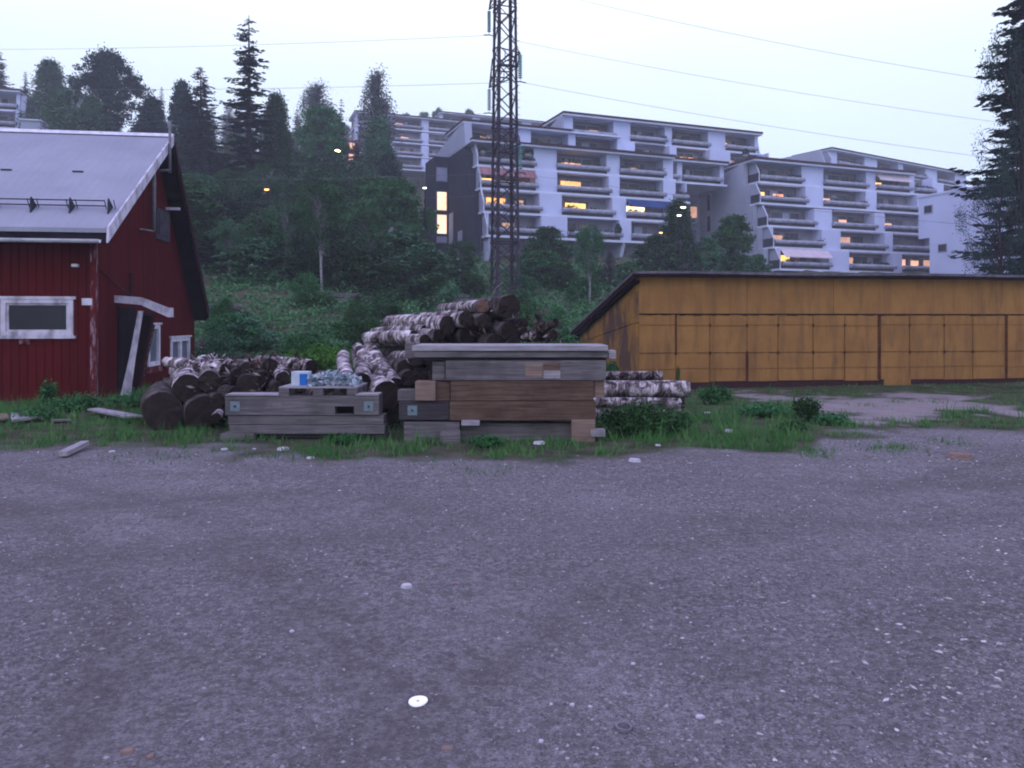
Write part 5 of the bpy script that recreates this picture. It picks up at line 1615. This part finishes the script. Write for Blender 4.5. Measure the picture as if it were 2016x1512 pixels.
# ------------------------------------------------------------------ timber stacks
def beam(px0, px1, py0, py1, Y, depth, mat, label, group, rot=0.0, plates=(), hole=None, name='squared_timber', ch=.008, dz=0.0, parts=False):
    """front face given by the photo's outline at distance Y; depth goes back"""
    a, b = P(px0, py1, Y), P(px1, py0, Y)
    L, hgt = b.x-a.x, b.z-a.z
    rz_ = R(rot+random.Random(px0*3+py0).uniform(-.5, .5)); loc_ = ((a.x+b.x)/2, Y, a.z+dz)
    m = MB()
    if not (plates or hole or parts):
        r = random.Random(px0+py0)
        m.box(-L/2, L/2, 0, depth, 0, hgt, ch=ch)
        m.v = [(x_+r.uniform(-.0015, .0015), y_+r.uniform(-.0015, .0015), z_+r.uniform(-.0015, .0015)) for x_, y_, z_ in m.v]
        o = m.build(name, M[mat], None, loc_); o.rotation_euler = (0, 0, rz_)
        return tag(o, label, 'beam', group)
    t = thing(name, label, 'beam', loc_, rz_, group)
    if hole:
        h0, h1, g0, g1 = [(hole[0]-px0)/(px1-px0), (hole[1]-px0)/(px1-px0), 1-(hole[3]-py0)/(py1-py0), 1-(hole[2]-py0)/(py1-py0)]
        x = lambda q: -L/2+L*q
        z = lambda q: hgt*q
        m.box(x(0), x(h0), 0, depth, 0, hgt); m.box(x(h1), x(1), 0, depth, 0, hgt)
        m.box(x(h0), x(h1), 0, depth, 0, z(g0)); m.box(x(h0), x(h1), 0, depth, z(g1), hgt)
        body = m.build('timber', M[mat], t)
        m = MB(); m.box(x(h0)+.002, x(h1)-.002, .14, depth-.002, z(g0)+.002, z(g1)-.002); m.build('hole', M['hole'], t)
    else:
        r = random.Random(px0+py0)
        m.box(-L/2, L/2, 0, depth, 0, hgt, ch=ch)
        m.v = [(x_+r.uniform(-.0015, .0015), y_+r.uniform(-.0015, .0015), z_+r.uniform(-.0015, .0015)) for x_, y_, z_ in m.v]
        body = m.build('timber', M[mat], t)
    for (ppx, ppy) in plates:
        q = P(ppx, ppy, Y)
        cx_, cz_ = q.x-(a.x+b.x)/2, q.z-a.z
        m = MB(); m.box(cx_-.065, cx_+.065, -.008, 0, cz_-.065, cz_+.065, ch=.002); pl = m.build('plate', M['plate'], t)
        m = MB(); m.tube([(cx_, -.022, cz_), (cx_, -.007, cz_)], .017, 6, sm=False); m.build('bolt', M['metal'], pl)
    return t
GS, GL = 'squared beams of the tall stack', 'squared beams of the low stack'
Y0 = 10.42
# tall stack, bottom course
beam(795, 905, 830, 871, Y0, .26, 'beam_grey', 'short grey beam end at the lower left foot of the tall stack', GS, dz=-.01)
beam(908, 1170, 832, 868, Y0+.12, .26, 'beam_grey', 'grey bottom beam half hidden by weeds in the tall stack', GS, dz=-.01)
beam(1125, 1172, 826, 870, Y0-.03, .12, 'beam_pink', 'pinkish block end at the lower right of the tall stack', GS, name='wood_block')
beam(867, 906, 851, 878, Y0-.22, .16, 'beam_grey', 'small square block in the grass before the tall stack', GS, name='wood_block', dz=-.0)
beam(1163, 1192, 846, 860, Y0-.05, .15, 'beam_pale', 'small pale block right of the foot of the tall stack', GS, name='wood_block')
beam(908, 944, 829, 838, Y0-.1, .2, 'beam_pale', 'thin pale offcut wedged between the lower courses of the tall stack', GS, name='wood_block')
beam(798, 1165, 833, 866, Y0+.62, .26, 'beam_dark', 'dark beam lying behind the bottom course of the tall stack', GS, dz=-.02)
# second course
beam(785, 884, 790, 827, Y0+.03, .26, 'beam_dark', 'dark beam end with square bolt plate in the tall stack', GS, plates=[(812, 808)])
beam(885, 1173, 790, 828, Y0, .26, 'beam_brown', 'brown beam right of the bolted dark end, second course of the tall stack', GS)
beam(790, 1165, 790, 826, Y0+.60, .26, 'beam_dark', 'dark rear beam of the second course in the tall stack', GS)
# third course
beam(783, 818, 768, 789, Y0+.05, .26, 'beam_grey', 'grey beam stub at the left end of the third course', GS)
beam(817, 857, 751, 789, Y0-.02, .26, 'beam_pink', 'orange-pink cut block at the left of the third course', GS, name='wood_block')
beam(858, 886, 752, 789, Y0+.05, .26, 'beam_brown', 'brown block between orange cut block and long brown beam', GS, name='wood_block')
beam(887, 1169, 750, 789, Y0, .26, 'beam_brown', 'long reddish brown beam of the third course', GS)
beam(1170, 1190, 748, 783, Y0+.06, .2, 'beam_pink', 'pale pink beam end at the right of the third course', GS, name='wood_block')
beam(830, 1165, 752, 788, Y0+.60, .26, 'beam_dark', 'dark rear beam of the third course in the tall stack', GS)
# fourth course
beam(851, 876, 712, 749, Y0+.10, .26, 'beam_grey', 'grey end block at the left of the fourth course', GS, name='wood_block')
tb = beam(877, 1193, 710, 749, Y0, .28, 'beam_grey', 'long grey beam with two paler patches, fourth course of the tall stack', GS, parts=True)
for (x0, x1, y0, y1, mt) in ((1034, 1068, 716, 743, 'beam_pink'), (1070, 1103, 715, 728, 'beam_brown'), (1070, 1103, 729, 745, 'beam_pale')):
    c = P((877+1193)/2, 749, Y0); q0, q1 = P(x0, y1, Y0), P(x1, y0, Y0)
    m = MB(); m.box(q0.x-c.x, q1.x-c.x, -.006, .0, q0.z-c.z, q1.z-c.z, ch=.001); m.build('patch', M[mt], tb)
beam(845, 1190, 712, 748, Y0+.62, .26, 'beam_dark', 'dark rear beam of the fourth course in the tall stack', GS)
# top course
beam(811, 1197, 680, 691, Y0-.03, .95, 'beam_pale', 'pale flat plank on the very top of the tall stack', GS)
beam(814, 1197, 692, 704, Y0+.0, .9, 'beam_grey', 'grey plank directly under the pale top plank', GS)
beam(820, 1195, 705, 709, Y0+.10, .7, 'beam_dark', 'dark spacer plank between top planks and fourth course', GS)  # dark-coloured strip filling what is only a shaded gap
beam(797, 815, 675, 706, Y0+.62, .25, 'beam_grey', 'grey beam end sticking out at the upper left of the tall stack', GS, name='wood_block')
beam(1198, 1213, 690, 706, Y0+.30, .25, 'beam_pale', 'small pale beam stub at the upper right of the tall stack', GS, name='wood_block')
# low stack
YL = 10.5
beam(443, 746, 780, 817, YL, .30, 'beam_grey', 'top beam of the low stack with two bolt plates and a square hole', GL, plates=[(463, 800), (726, 800)], hole=(659, 697, 800, 816))
beam(449, 755, 818, 836, YL+.02, .30, 'beam_grey', 'middle thin beam of the low stack', GL)
beam(452, 757, 837, 854, YL+.0, .30, 'beam_grey', 'lower thin beam of the low stack', GL)
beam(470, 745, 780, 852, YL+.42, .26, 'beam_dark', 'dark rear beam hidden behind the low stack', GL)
beam(433, 498, 855, 867, YL-.08, .5, 'beam_grey', 'grey skid under the left end of the low stack', GL, name='wood_block')
beam(520, 762, 854, 862, YL+.06, .34, 'beam_dark', 'dark skid plank under the low stack', GL)  # shade of the gap below the beams, put into a dark strip
beam(444, 548, 776, 779, YL-.01, .30, 'beam_pale', 'thin pale board on the left of the low stack beside the pallet', GL, name='thin_board', ch=.002)  # added pale strip: light on the beam's top face, done in colour
beam(700, 745, 776, 779, YL-.01, .30, 'beam_pale', 'thin pale board on the right of the low stack beside the pallet', GL, name='thin_board', ch=.002)  # same added pale strip for the lit top, other end
def pallet():
    zt = P(600, 762, YL).z
    cx0, cx1 = P(547, 770, YL).x, P(702, 770, YL).x
    zb_ = P(600, 779.5, YL).z
    t = thing('wooden_pallet', 'small wooden pallet lying on the low beam stack', 'pallet', ((cx0+cx1)/2, YL+.02, zb_))
    L = cx1-cx0; h = zt-zb_
    for i in range(5):
        m = MB(); m.box(-L/2, L/2, .02+i*.155, .02+i*.155+.12, h-.022, h, ch=.003); m.build('deck_board', M['beam_pale'], t)
    for x in (-L/2, -.07, L/2-.14):
        for y in (.02, .33, .66):
            m = MB(); m.box(x, x+.14, y, y+.1, .018, h-.024, ch=.003); m.build('block', M['beam_grey'], t)
        m = MB(); m.box(x, x+.14, .02, .76, 0, .017); m.build('bottom_board', M['beam_grey'], t)
    return zt
ZP = pallet()
M['box_white'] = simple('white_carton', (0.42, 0.46, 0.52), (0.32, 0.36, 0.42), 8, .7)
M['box_blue'] = simple('blue_label', (0.02, 0.10, 0.34), (0.03, 0.14, 0.42), 12, .6)
p0, p1 = P(572, 762, YL+.12), P(606, 734, YL+.12)
t = thing('carton', 'white carton with blue label standing on the pallet', 'carton', ((p0.x+p1.x)/2, YL+.14, ZP+.001), R(-3))
w = p1.x-p0.x
m = MB(); m.box(-w/2, w/2, 0, .16, 0, .20, ch=.006); m.build('body', M['box_white'], t)
m = MB(); m.box(.0, w/2-.008, -.003, 0, .012, .17); m.build('label', M['box_blue'], t)
M['scrap'] = simple('pale_plastic', (0.42, 0.48, 0.52), (0.20, 0.25, 0.29), 7, .5, lo=.4, hi=.6)
def scraps():
    r = np.random.RandomState(3); n = 420
    x = r.uniform(P(606, 760, YL+.2).x, P(702, 760, YL+.2).x, n)
    y = r.uniform(YL+.08, YL+.7, n)
    hmax = .17*np.clip(1.15-np.abs((x-P(640, 760, YL).x)/.55), .1, 1)
    z = ZP+.01+hmax*r.rand(n)
    q = leaf_quads(np.stack([x, y, z], -1), r.uniform(.04, .12, n), .2, .8)
    tag(mesh_obj('plastic_scraps', np_mesh('plastic_scraps', q, 4, M['scrap'])), kind='stuff')
scraps()

# ------------------------------------------------------------------ logs
def log(px, py, rpx, Y, d, L, label, bark='birch_bark', end='cut_end', group=None, zc=None, knots=0, taper=.9, bend=.02):
    c = P(px, py, Y) if zc is None else Vector(((px-HX)*Y/FPX, Y, zc))
    r = rpx*Y/FPX
    rg = random.Random(int(px*7+py*3+r*999))
    d = Vector(d).normalized()
    d = (d+Vector((rg.uniform(-.07, .07), 0, rg.uniform(-.02, .025)))).normalized() if abs(d.x) < .6 else d
    m = MB(); seg, ring = 18, 12
    ph = rg.uniform(0, 6)
    for i in range(ring+1):
        q = i/ring
        rr_ = r*(1+(taper-1)*q)*(1+rg.uniform(-.025, .025))*(0.94 if i in (0, ring) else 1)
        ox = bend*L*math.sin(q*3+ph)-bend*L*math.sin(ph); oz = bend*L*.5*math.cos(q*2.5+ph)-bend*L*.5*math.cos(ph)
        for k in range(seg):
            a = 2*math.pi*k/seg
            w = 1+.045*math.sin(2*a+ph)+.03*math.sin(5*a+ph*2+q*3)
            m.v.append((q*L+(rg.uniform(-.012, .012) if i in (0, ring) else 0), ox+rr_*w*math.cos(a), oz+rr_*w*math.sin(a)))
    for i in range(ring):
        for k in range(seg):
            k2 = (k+1) % seg
            m.f.append((i*seg+k, (i+1)*seg+k, (i+1)*seg+k2, i*seg+k2)); m.m.append(0); m.smooth.append(True)
    for i, s in ((0, -1), (ring, 1)):
        ci = len(m.v); cc = np.mean(np.array(m.v[i*seg:(i+1)*seg]), 0)
        m.v.append((cc[0]+s*.01, cc[1], cc[2]))
        for k in range(seg):
            k2 = (k+1) % seg
            m.f.append((i*seg+k, i*seg+k2, ci) if s < 0 else (i*seg+k2, i*seg+k, ci)); m.m.append(1); m.smooth.append(False)
    kind = 'birch_log' if bark == 'birch_bark' else 'log'
    o = m.build(kind, [M[bark], M[end]], None, c)
    o.rotation_mode = 'QUATERNION'
    o.rotation_quaternion = d.to_track_quat('X', 'Z')
    tag(o, label, 'log', group)
    return o
dL = (-.40, .915, .0)
B_, K_ = 'birch_bark', 'dark_bark'
GU, GLo, GR = 'logs of the tall log pile', 'logs of the left log heap', 'birch logs lying right of the beam stack'
upper = [
 (1002.5, 603, 25, 12.4, K_, 'cut_end', 'largest dark round log on top of the tall pile', 2.6),
 (951, 603, 13.5, 12.5, B_, 'cut_end_warm', 'reddish freshly cut birch log end at the top left of the tall pile', 2.8),
 (918, 629, 17, 12.3, B_, 'cut_end', 'brownish round birch end below and left of the reddish cut one', 3.0),
 (953, 631, 15, 12.3, K_, 'cut_end', 'dark greenish log end under the reddish cut one', 2.8),
 (881, 640, 19, 12.4, B_, 'cut_end', 'big dark round end with white bark running up left, left of the tall pile top', 3.0),
 (864, 661, 13.5, 12.2, B_, 'cut_end', 'brown birch end just above the left part of the top plank', 2.9),
 (1004, 652, 19, 12.2, K_, 'cut_end', 'round dark log below the largest top log', 2.8),
 (922, 662, 19, 12.4, K_, 'cut_end', 'wide dark log in the shadowed middle of the tall pile', 2.8),
 (837, 671, 13, 12.2, B_, 'cut_end', 'leftmost birch end peeping over the top plank', 3.1),
 (974, 674, 18, 12.2, K_, 'cut_end', 'log with pale rim peeping over the middle of the top plank', 2.6),
 (948, 656, 14, 12.6, K_, 'cut_end', 'small dark log between the two wide dark logs of the tall pile', 2.6),
 (979, 629, 13, 12.7, B_, 'cut_end', 'log tucked left under the largest top log', 2.6),
 (1030, 636, 11, 12.6, K_, 'cut_end', 'narrow log right of the largest top log', 2.2),
 (1012, 676, 14, 12.2, K_, 'cut_end', 'low log above the top plank right of the pale-rimmed one', 2.6),
 (1031, 658, 14, 12.5, K_, 'cut_end', 'rough log at the right shoulder of the tall pile', 2.2),
 (1055, 664, 10, 12.3, B_, 'cut_end', 'small birch log at the right slope of the tall pile', 1.6),
 (1089, 661, 12, 12.3, K_, 'cut_end', 'dark log at the far right end of the tall pile', 1.6),
]
for (px, py, r, Y, bk, en, lb, L) in upper:
    log(px, py, r, Y, dL, L, lb, bk, en, GU)
# side-on birch logs of the upper left flank
log(838, 651, 12, 12.9, (-.62, .77, -.02), 1.7, 'birch log with white bark lying along the upper left flank of the tall pile', B_, 'cut_end', GU)
log(815, 663, 13, 12.7, (-.70, .70, -.03), 1.3, 'short birch log pointing left at the left tip of the tall pile', B_, 'cut_end', GU)
log(905, 618, 10, 13.2, (-.60, .80, -.04), 2.2, 'birch log showing white bark behind the brownish round end', B_, 'cut_end', GU)
# small stubs at the right
log(1072, 648, 6, 12.3, (-.35, .2, .8), .28, 'short upright stub at the right slope of the tall pile', K_, 'cut_end', GU)
log(1095, 634, 9, 12.2, (-.6, .5, -.28), .5, 'short round stub raised at the far right of the tall pile', K_, 'cut_end', GU)
log(1082, 642, 7, 12.4, (-.85, .2, -.35), .55, 'thin birch branch piece leaning at the right of the tall pile', B_, 'cut_end', GU)
# filler courses hidden mostly behind the beams
HID = 'one of the log ends in the lower courses of the tall pile behind the beams'
rg = random.Random(4)
for row, (zc, x0, x1) in enumerate([(.16, 770, 1150), (.46, 778, 1140), (.76, 790, 1120), (1.04, 800, 1105)]):
    px = x0+(row % 2)*18
    while px < x1:
        r_ = rg.uniform(16, 21)
        log(px, 0, r_, 12.25+rg.uniform(-.1, .15), dL, rg.uniform(2.3, 2.8), HID, rg.choice([B_, K_]), 'cut_end', GU, zc=zc+rg.uniform(-.02, .02))
        px += r_*2.05
# the logs between the two stacks
log(714, 752, 18, 11.75, (-.20, .96, .14), 2.35, 'right one of two parallel birch logs pointing at the camera above the pallet', B_, 'cut_end', GU)
log(684, 762, 18, 11.95, (-.22, .96, .15), 2.35, 'left one of two parallel birch logs pointing at the camera above the pallet', B_, 'cut_end', GU)
log(763, 778, 29, 11.5, (-.30, .95, .04), 1.6, 'thick dark-ended birch log between the low and the tall beam stack', B_, 'cut_end', GU)
log(779, 758, 17, 11.85, (-.40, .85, .29), 1.9, 'birch log slanting down from upper left beside the tall beam stack', B_, 'cut_end', GU)
log(757, 752, 15, 12.05, (-.34, .85, .27), 1.7, 'second slanting birch log left of the one beside the tall beam stack', B_, 'cut_end', GU)
log(796, 722, 16, 12.2, (-.40, .90, .0), 2.0, 'dark-ended log just left of the tall beam stack at mid height', K_, 'cut_end', GU)
log(806, 744, 17, 11.9, (-.38, .90, .0), 2.2, 'brown log end touching the left side of the tall beam stack', K_, 'cut_end', GU)
log(765, 818, 22, 11.7, (-.3, .95, 0), 2.0, 'low log under the thick dark-ended birch log', K_, 'cut_end', GU)
log(700, 800, 22, 11.9, (-.2, .95, 0), 2.4, 'hidden supporting log behind the right end of the low stack', K_, 'cut_end', GU)
log(668, 802, 22, 11.9, (-.2, .95, 0), 2.4, 'hidden supporting log behind the pallet', K_, 'cut_end', GU)
# left heap
left = [
 (320, 810, 40, 11.35, K_, 'cut_end', 'huge dark log end in the grass at the left front of the heap', 2.6, (-.40, .91, 0)),
 (398, 812, 35, 11.4, K_, 'cut_end', 'second huge log end right of the leftmost one, low in the grass', 2.6, (-.45, .89, 0)),
 (367, 764, 28, 11.5, B_, 'cut_end', 'large dark round end resting on the two huge front logs', 2.8, (-.44, .90, .02)),
 (411, 750, 21, 11.6, B_, 'cut_end', 'dark round end right of the large one resting on the front logs', 2.6, (-.44, .90, .03)),
 (383, 717, 10, 12.4, B_, 'cut_end', 'small black end of the white birch log at the top left of the heap', 1.6, (-.2, .97, .0)),
 (442, 727, 12, 12.0, B_, 'cut_end', 'dark end of the white birch log lying along the heap top', 1.5, (-.86, .50, .05)),
 (440, 752, 12, 11.7, K_, 'cut_end', 'small dark end between two larger ones in the left heap', 2.4, dL),
 (485, 727, 15, 12.1, K_, 'cut_end', 'black end with bark shreds at the middle top of the left heap', 2.4, dL),
 (489, 756, 21, 11.6, K_, 'cut_end', 'brownish round end in the middle of the left heap', 2.5, dL),
 (533, 721, 17, 12.1, K_, 'cut_end', 'dark end at the right top of the left heap', 2.4, dL),
 (517, 744, 15, 11.9, K_, 'cut_end', 'rough bark log above the low beam in the left heap', 2.4, dL),
 (556, 744, 14, 11.6, B_, 'cut_end', 'oval dark birch end just left of the carton', 2.0, (-.35, .9, .04)),
 (544, 765, 13, 11.5, K_, 'cut_end', 'low dark end left of the pallet', 2.0, dL),
 (462, 774, 15, 11.5, K_, 'cut_end', 'dark log lying just above the low beam left part', 2.2, (-.75, .65, 0)),
 (468, 738, 13, 12.0, K_, 'cut_end', 'small dark end left of the black shredded end', 2.0, dL),
 (508, 716, 10, 12.6, B_, 'cut_end_warm', 'orange-brown cut log at the top of the left heap', 1.4, (-.8, .6, -.02)),
 (548, 706, 10, 12.8, K_, 'cut_end_warm', 'brown topmost log of the left heap', 1.6, (-.85, .5, -.10)),
 (583, 722, 14, 12.4, K_, 'cut_end', 'rough grey log behind the carton', 1.8, (-.5, .85, 0)),
 (612, 724, 16, 12.3, B_, 'cut_end', 'white birch log lying behind the carton', 1.3, (-.80, .58, .03)),
 (640, 742, 12, 12.2, K_, 'cut_end', 'dark log behind the plastic scraps on the pallet', 2.0, (-.5, .85, 0)),
 (430, 788, 14, 11.5, K_, 'cut_end', 'log end squeezed between the second huge end and the low beams', 2.0, (-.6, .8, 0)),
 (425, 822, 10, 11.0, B_, 'cut_end', 'split piece with pale edge beside the low beam stack', .8, (-.3, .9, 0)),
]
for (px, py, r, Y, bk, en, lb, L, d) in left:
    log(px, py, r, Y, d, L, lb, bk, en, GLo)
HID2 = 'one of the log ends low in the left heap behind the low beam stack'
for row, (zc, x0, x1) in enumerate([(.17, 455, 640), (.45, 450, 640)]):
    px = x0+(row % 2)*16
    while px < x1:
        r_ = rg.uniform(17, 22)
        log(px, 0, r_, 11.75+rg.uniform(-.1, .15), dL, rg.uniform(2.0, 2.6), HID2, K_, 'cut_end', GLo, zc=zc)
        px += r_*2.05
# right logs, lying across
X_ = (-1, .06, 0)
log(1356, 766, 17.5, 12.9, (-1, .03, 0), 3.4, 'thick white birch log lying on top, its end farthest right', B_, 'cut_end', GR, bend=.004)
log(1304, 740, 9, 13.5, (-1, .05, .0), 2.6, 'thin birch log with torn bark above and behind the thick white one', B_, 'cut_end_warm', GR, bend=.004)
log(1340, 794, 11, 12.6, (-1, .1, .01), 3.2, 'shredded birch log under the thick white one', B_, 'cut_end', GR, bend=.006)
log(1346, 790, 15, 13.2, (-1, .04, 0), 3.4, 'dark shaded log directly beneath the thick white birch', K_, 'cut_end', GR)
log(1338, 812, 13, 12.7, (-1, .05, 0), 3.3, 'lowest birch log in the grass behind the dark bush', B_, 'cut_end', GR)
log(1330, 814, 14, 13.3, (-1, .04, 0), 3.2, 'bottom rear log hidden under the white birch logs', K_, 'cut_end', GR)

# torn bark and splinters lying over the log heaps
def shred_mat():
    m, nt, b = nm('torn_bark')
    g = nt.nodes.new('ShaderNodeNewGeometry')
    nt.links.new(ramp(nt, g.outputs['Random Per Island'], [(0.0, (0.015, 0.011, 0.010)), (0.6, (0.06, 0.042, 0.036)), (0.85, (0.15, 0.11, 0.10)), (1.0, (0.27, 0.24, 0.24))]), b.inputs['Base Color'])
    b.inputs['Roughness'].default_value = 0.95
    return m
def debris():
    r = np.random.RandomState(12); Q = []
    for (x0, x1, y0, y1, Ya, Yb, n) in ((375, 600, 698, 735, 11.6, 12.9, 260), (860, 1100, 600, 676, 12.2, 12.9, 150), (1040, 1105, 636, 676, 12.0, 12.6, 110), (1180, 1350, 785, 812, 12.3, 12.9, 140), (340, 560, 735, 790, 11.45, 11.7, 90), (1190, 1300, 732, 745, 13.2, 13.7, 60)):
        px = r.uniform(x0, x1, n); py = r.uniform(y0, y1, n); Y = r.uniform(Ya, Yb, n)
        if x0 == 860: py = np.maximum(py, np.interp(px, [860, 950, 1003, 1040, 1100], [648, 604, 590, 622, 650])+3)
        c = np.stack([(px-HX)*Y/FPX, Y, CH-(py-HY)*Y/FPX], -1)
        Q.append(leaf_quads(c, r.uniform(.04, .17, n), .2, .3))
    tag(mesh_obj('bark_debris', np_mesh('bark_debris', np.concatenate(Q), 4, shred_mat())), kind='stuff')
debris()

# thin bare branch sticking up from the pile
m = MB(); m.tube([P(962, 592, 12.6), P(968, 580, 12.6), P(978, 565, 12.6), P(990, 556, 12.6)], [.012, .01, .007, .004], 5)
tag(m.build('twig', M['birch_trunk']), 'thin pale twig sticking up from the top of the tall pile', 'twig')

# ------------------------------------------------------------------ boards and litter on the ground
def flat(name, label, pts, th, mat, cat, group=None, lift=.0):
    """flat board whose outline is given by pixels on the ground"""
    g = [gnd(*p) for p in pts]
    c = sum(g, Vector())/len(g)
    zz = Hs(c.x, c.y)
    m = MB(); m.prism([(q.x-c.x, q.y-c.y) for q in g], 0, th, 'z')
    o = m.build(name, M[mat], None, (c.x, c.y, zz+lift)); tag(o, label, cat, group)
    return o
flat('plank', 'pale worn plank lying in the grass at the left edge', [(22, 838), (86, 830), (72, 818), (20, 824)], .04, 'beam_pale', 'plank', lift=.05)
flat('plank', 'yellowish short board cut by the left edge of the photo', [(-30, 836), (18, 832), (14, 822), (-30, 826)], .03, 'beam_pink', 'plank', lift=.04)
o = flat('plank', 'long pale plank in the grass left of the huge log end', [(172, 818), (245, 834), (282, 832), (196, 816)], .03, 'beam_pale', 'plank', lift=.09)
flat('plank', 'thin grey lath in the grass between the two pale planks', [(100, 834), (140, 833), (140, 830), (100, 831)], .02, 'beam_grey', 'plank', lift=.03)
a, b = gnd(124, 902), gnd(168, 883)
plank('wood_offcut', 'short pale wooden offcut lying on the gravel at the left', (a+Vector((0, 0, .05)), b+Vector((0, 0, .07))), .10, .06, M['beam_pale'])
for i, (px, py, w, h, lb) in enumerate([(442, 886, 14, 8, 'dark-bottomed pale scrap left of the low stack'), (558, 886, 24, 7, 'pale bark flake right below the low stack'),
        (611, 902, 16, 6, 'white shiny scrap on the gravel edge below the pallet'), (500, 885, 9, 5, 'small pale chip below the low stack'),
        (1250, 911, 26, 6, 'flat pale scrap on the gravel edge below the dark bush'), (1062, 880, 24, 5, 'white flake in the grass below the tall stack'),
        (1295, 887, 12, 6, 'pale scrap in the grass below the dark bush'), (1435, 857, 22, 6, 'white scrap in the tall grass before the yellow shed'),
        (1393, 820, 14, 6, 'white flake right of the birch logs'), (220, 890, 14, 7, 'small pale stone right of the wooden offcut'),
        (800, 1151, 26, 9, 'pale crumpled paper on the gravel left of centre'), (897, 1147, 9, 4, 'tiny reddish scrap beside the crumpled paper'),
        (1247, 1303, 11, 9, 'bright white crescent shard on the right gravel'), (1127, 1384, 12, 9, 'white pebble in the row of three, middle one'),
        (1085, 1381, 9, 7, 'white pebble in the row of three, left one'), (1162, 1388, 9, 8, 'white ring-like pebble in the row of three, right one'),
        (1065, 1456, 13, 9, 'white pebble near the bottom centre'), (250, 1483, 28, 14, 'pinkish flat stone near the bottom left'),
        (575, 1239, 11, 8, 'pale round pebble on the left gravel'), (1378, 1408, 22, 8, 'pale lilac flake at the lower right gravel'),
        (880, 1474, 26, 9, 'pinkish long chip at the bottom centre'), (295, 1494, 20, 10, 'lilac stone beside the pinkish flat stone'), (1890, 904, 46, 9, 'sandy pink patch of crumbs on the far right gravel')]):
    g0 = gnd(px, py); s = g0.y/FPX
    r = random.Random(i); n = 9
    wv = w*s/2; dv = (h*s/2)*g0.y/CH
    rx, ry = wv, min(dv, wv*1.1)
    m = MB(); pts = [(rx*math.cos(q)*r.uniform(.75, 1.15), ry*math.sin(q)*r.uniform(.75, 1.15)) for q in np.linspace(0, 2*math.pi, n, endpoint=False)]
    v = [(x, y, 0) for x, y in pts]+[(x*.8, y*.8, min(rx, ry)*.35+r.uniform(0, .003)) for x, y in pts]
    f = [tuple(range(n))[::-1], tuple(range(n, 2*n))]+[(k, (k+1) % n, n+(k+1) % n, n+k) for k in range(n)]
    m.add(v, f)
    mt = 'red_trim' if 'reddish' in lb else ('beam_pink' if 'pink' in lb else 'litter')
    zup = .05 if ('grass' in lb or 'birch logs' in lb) else 0.0
    tag(m.build('stone' if ('stone' in lb or 'pebble' in lb) else 'litter_scrap', M[mt], None, (g0.x, g0.y, Hs(g0.x, g0.y)-.001+zup)), lb, 'stone' if ('stone' in lb or 'pebble' in lb) else 'scrap', 'pale litter on the ground')

# white disc (a flat plate with a small hole) and the rubber ring in the foreground
def ringobj(name, label, cat, px, py, wpx, r_in, th, mat, tilt=(0, 0)):
    g0 = gnd(px, py); R0 = wpx/2*g0.y/FPX; n = 36
    m = MB(); v = []
    for rr_, z in ((R0, 0), (R0*.97, th), (R0*r_in, th), (R0*r_in, 0)):
        for k in range(n):
            q = 2*math.pi*k/n; w = 1+.03*math.sin(3*q)
            v.append((rr_*w*math.cos(q), rr_*w*math.sin(q), z))
    f = []
    for j in range(4):
        for k in range(n):
            k2 = (k+1) % n; j2 = (j+1) % 4
            f.append((j*n+k, j*n+k2, j2*n+k2, j2*n+k))
    m.add(v, f, 0, False)
    o = m.build(name, M[mat], None, (g0.x, g0.y, Hs(g0.x, g0.y)+.006)); o.rotation_euler = (R(tilt[0]), R(tilt[1]), 0)
    tag(o, label, cat)
ringobj('white_disc', 'round white disc with a small centre hole lying on the foreground gravel', 'disc', 823, 1379, 38, .16, .004, 'white_disc', (4, -3))
ringobj('rubber_ring', 'thin grey ring lying on the gravel at the lower right of centre', 'ring', 1228, 1433, 33, .78, .010, 'galv', (3, 2))

# ------------------------------------------------------------------ evening haze
def build_haze():
    m = MB(); m.box(-395, 395, -30, 405, -3, 125)
    mt = bpy.data.materials.new('haze'); mt.use_nodes = True
    nt = mt.node_tree
    for n in list(nt.nodes):
        if n.type != 'OUTPUT_MATERIAL': nt.nodes.remove(n)
    out = [n for n in nt.nodes if n.type == 'OUTPUT_MATERIAL'][0]
    pv = nt.nodes.new('ShaderNodeVolumePrincipled')
    pv.inputs['Color'].default_value = (0.95, 0.95, 1.0, 1)
    pv.inputs['Density'].default_value = HAZE
    nt.links.new(pv.outputs[0], out.inputs['Volume'])
    o = m.build('haze', mt); tag(o, kind='stuff')
HAZE = 0.0008
build_haze()
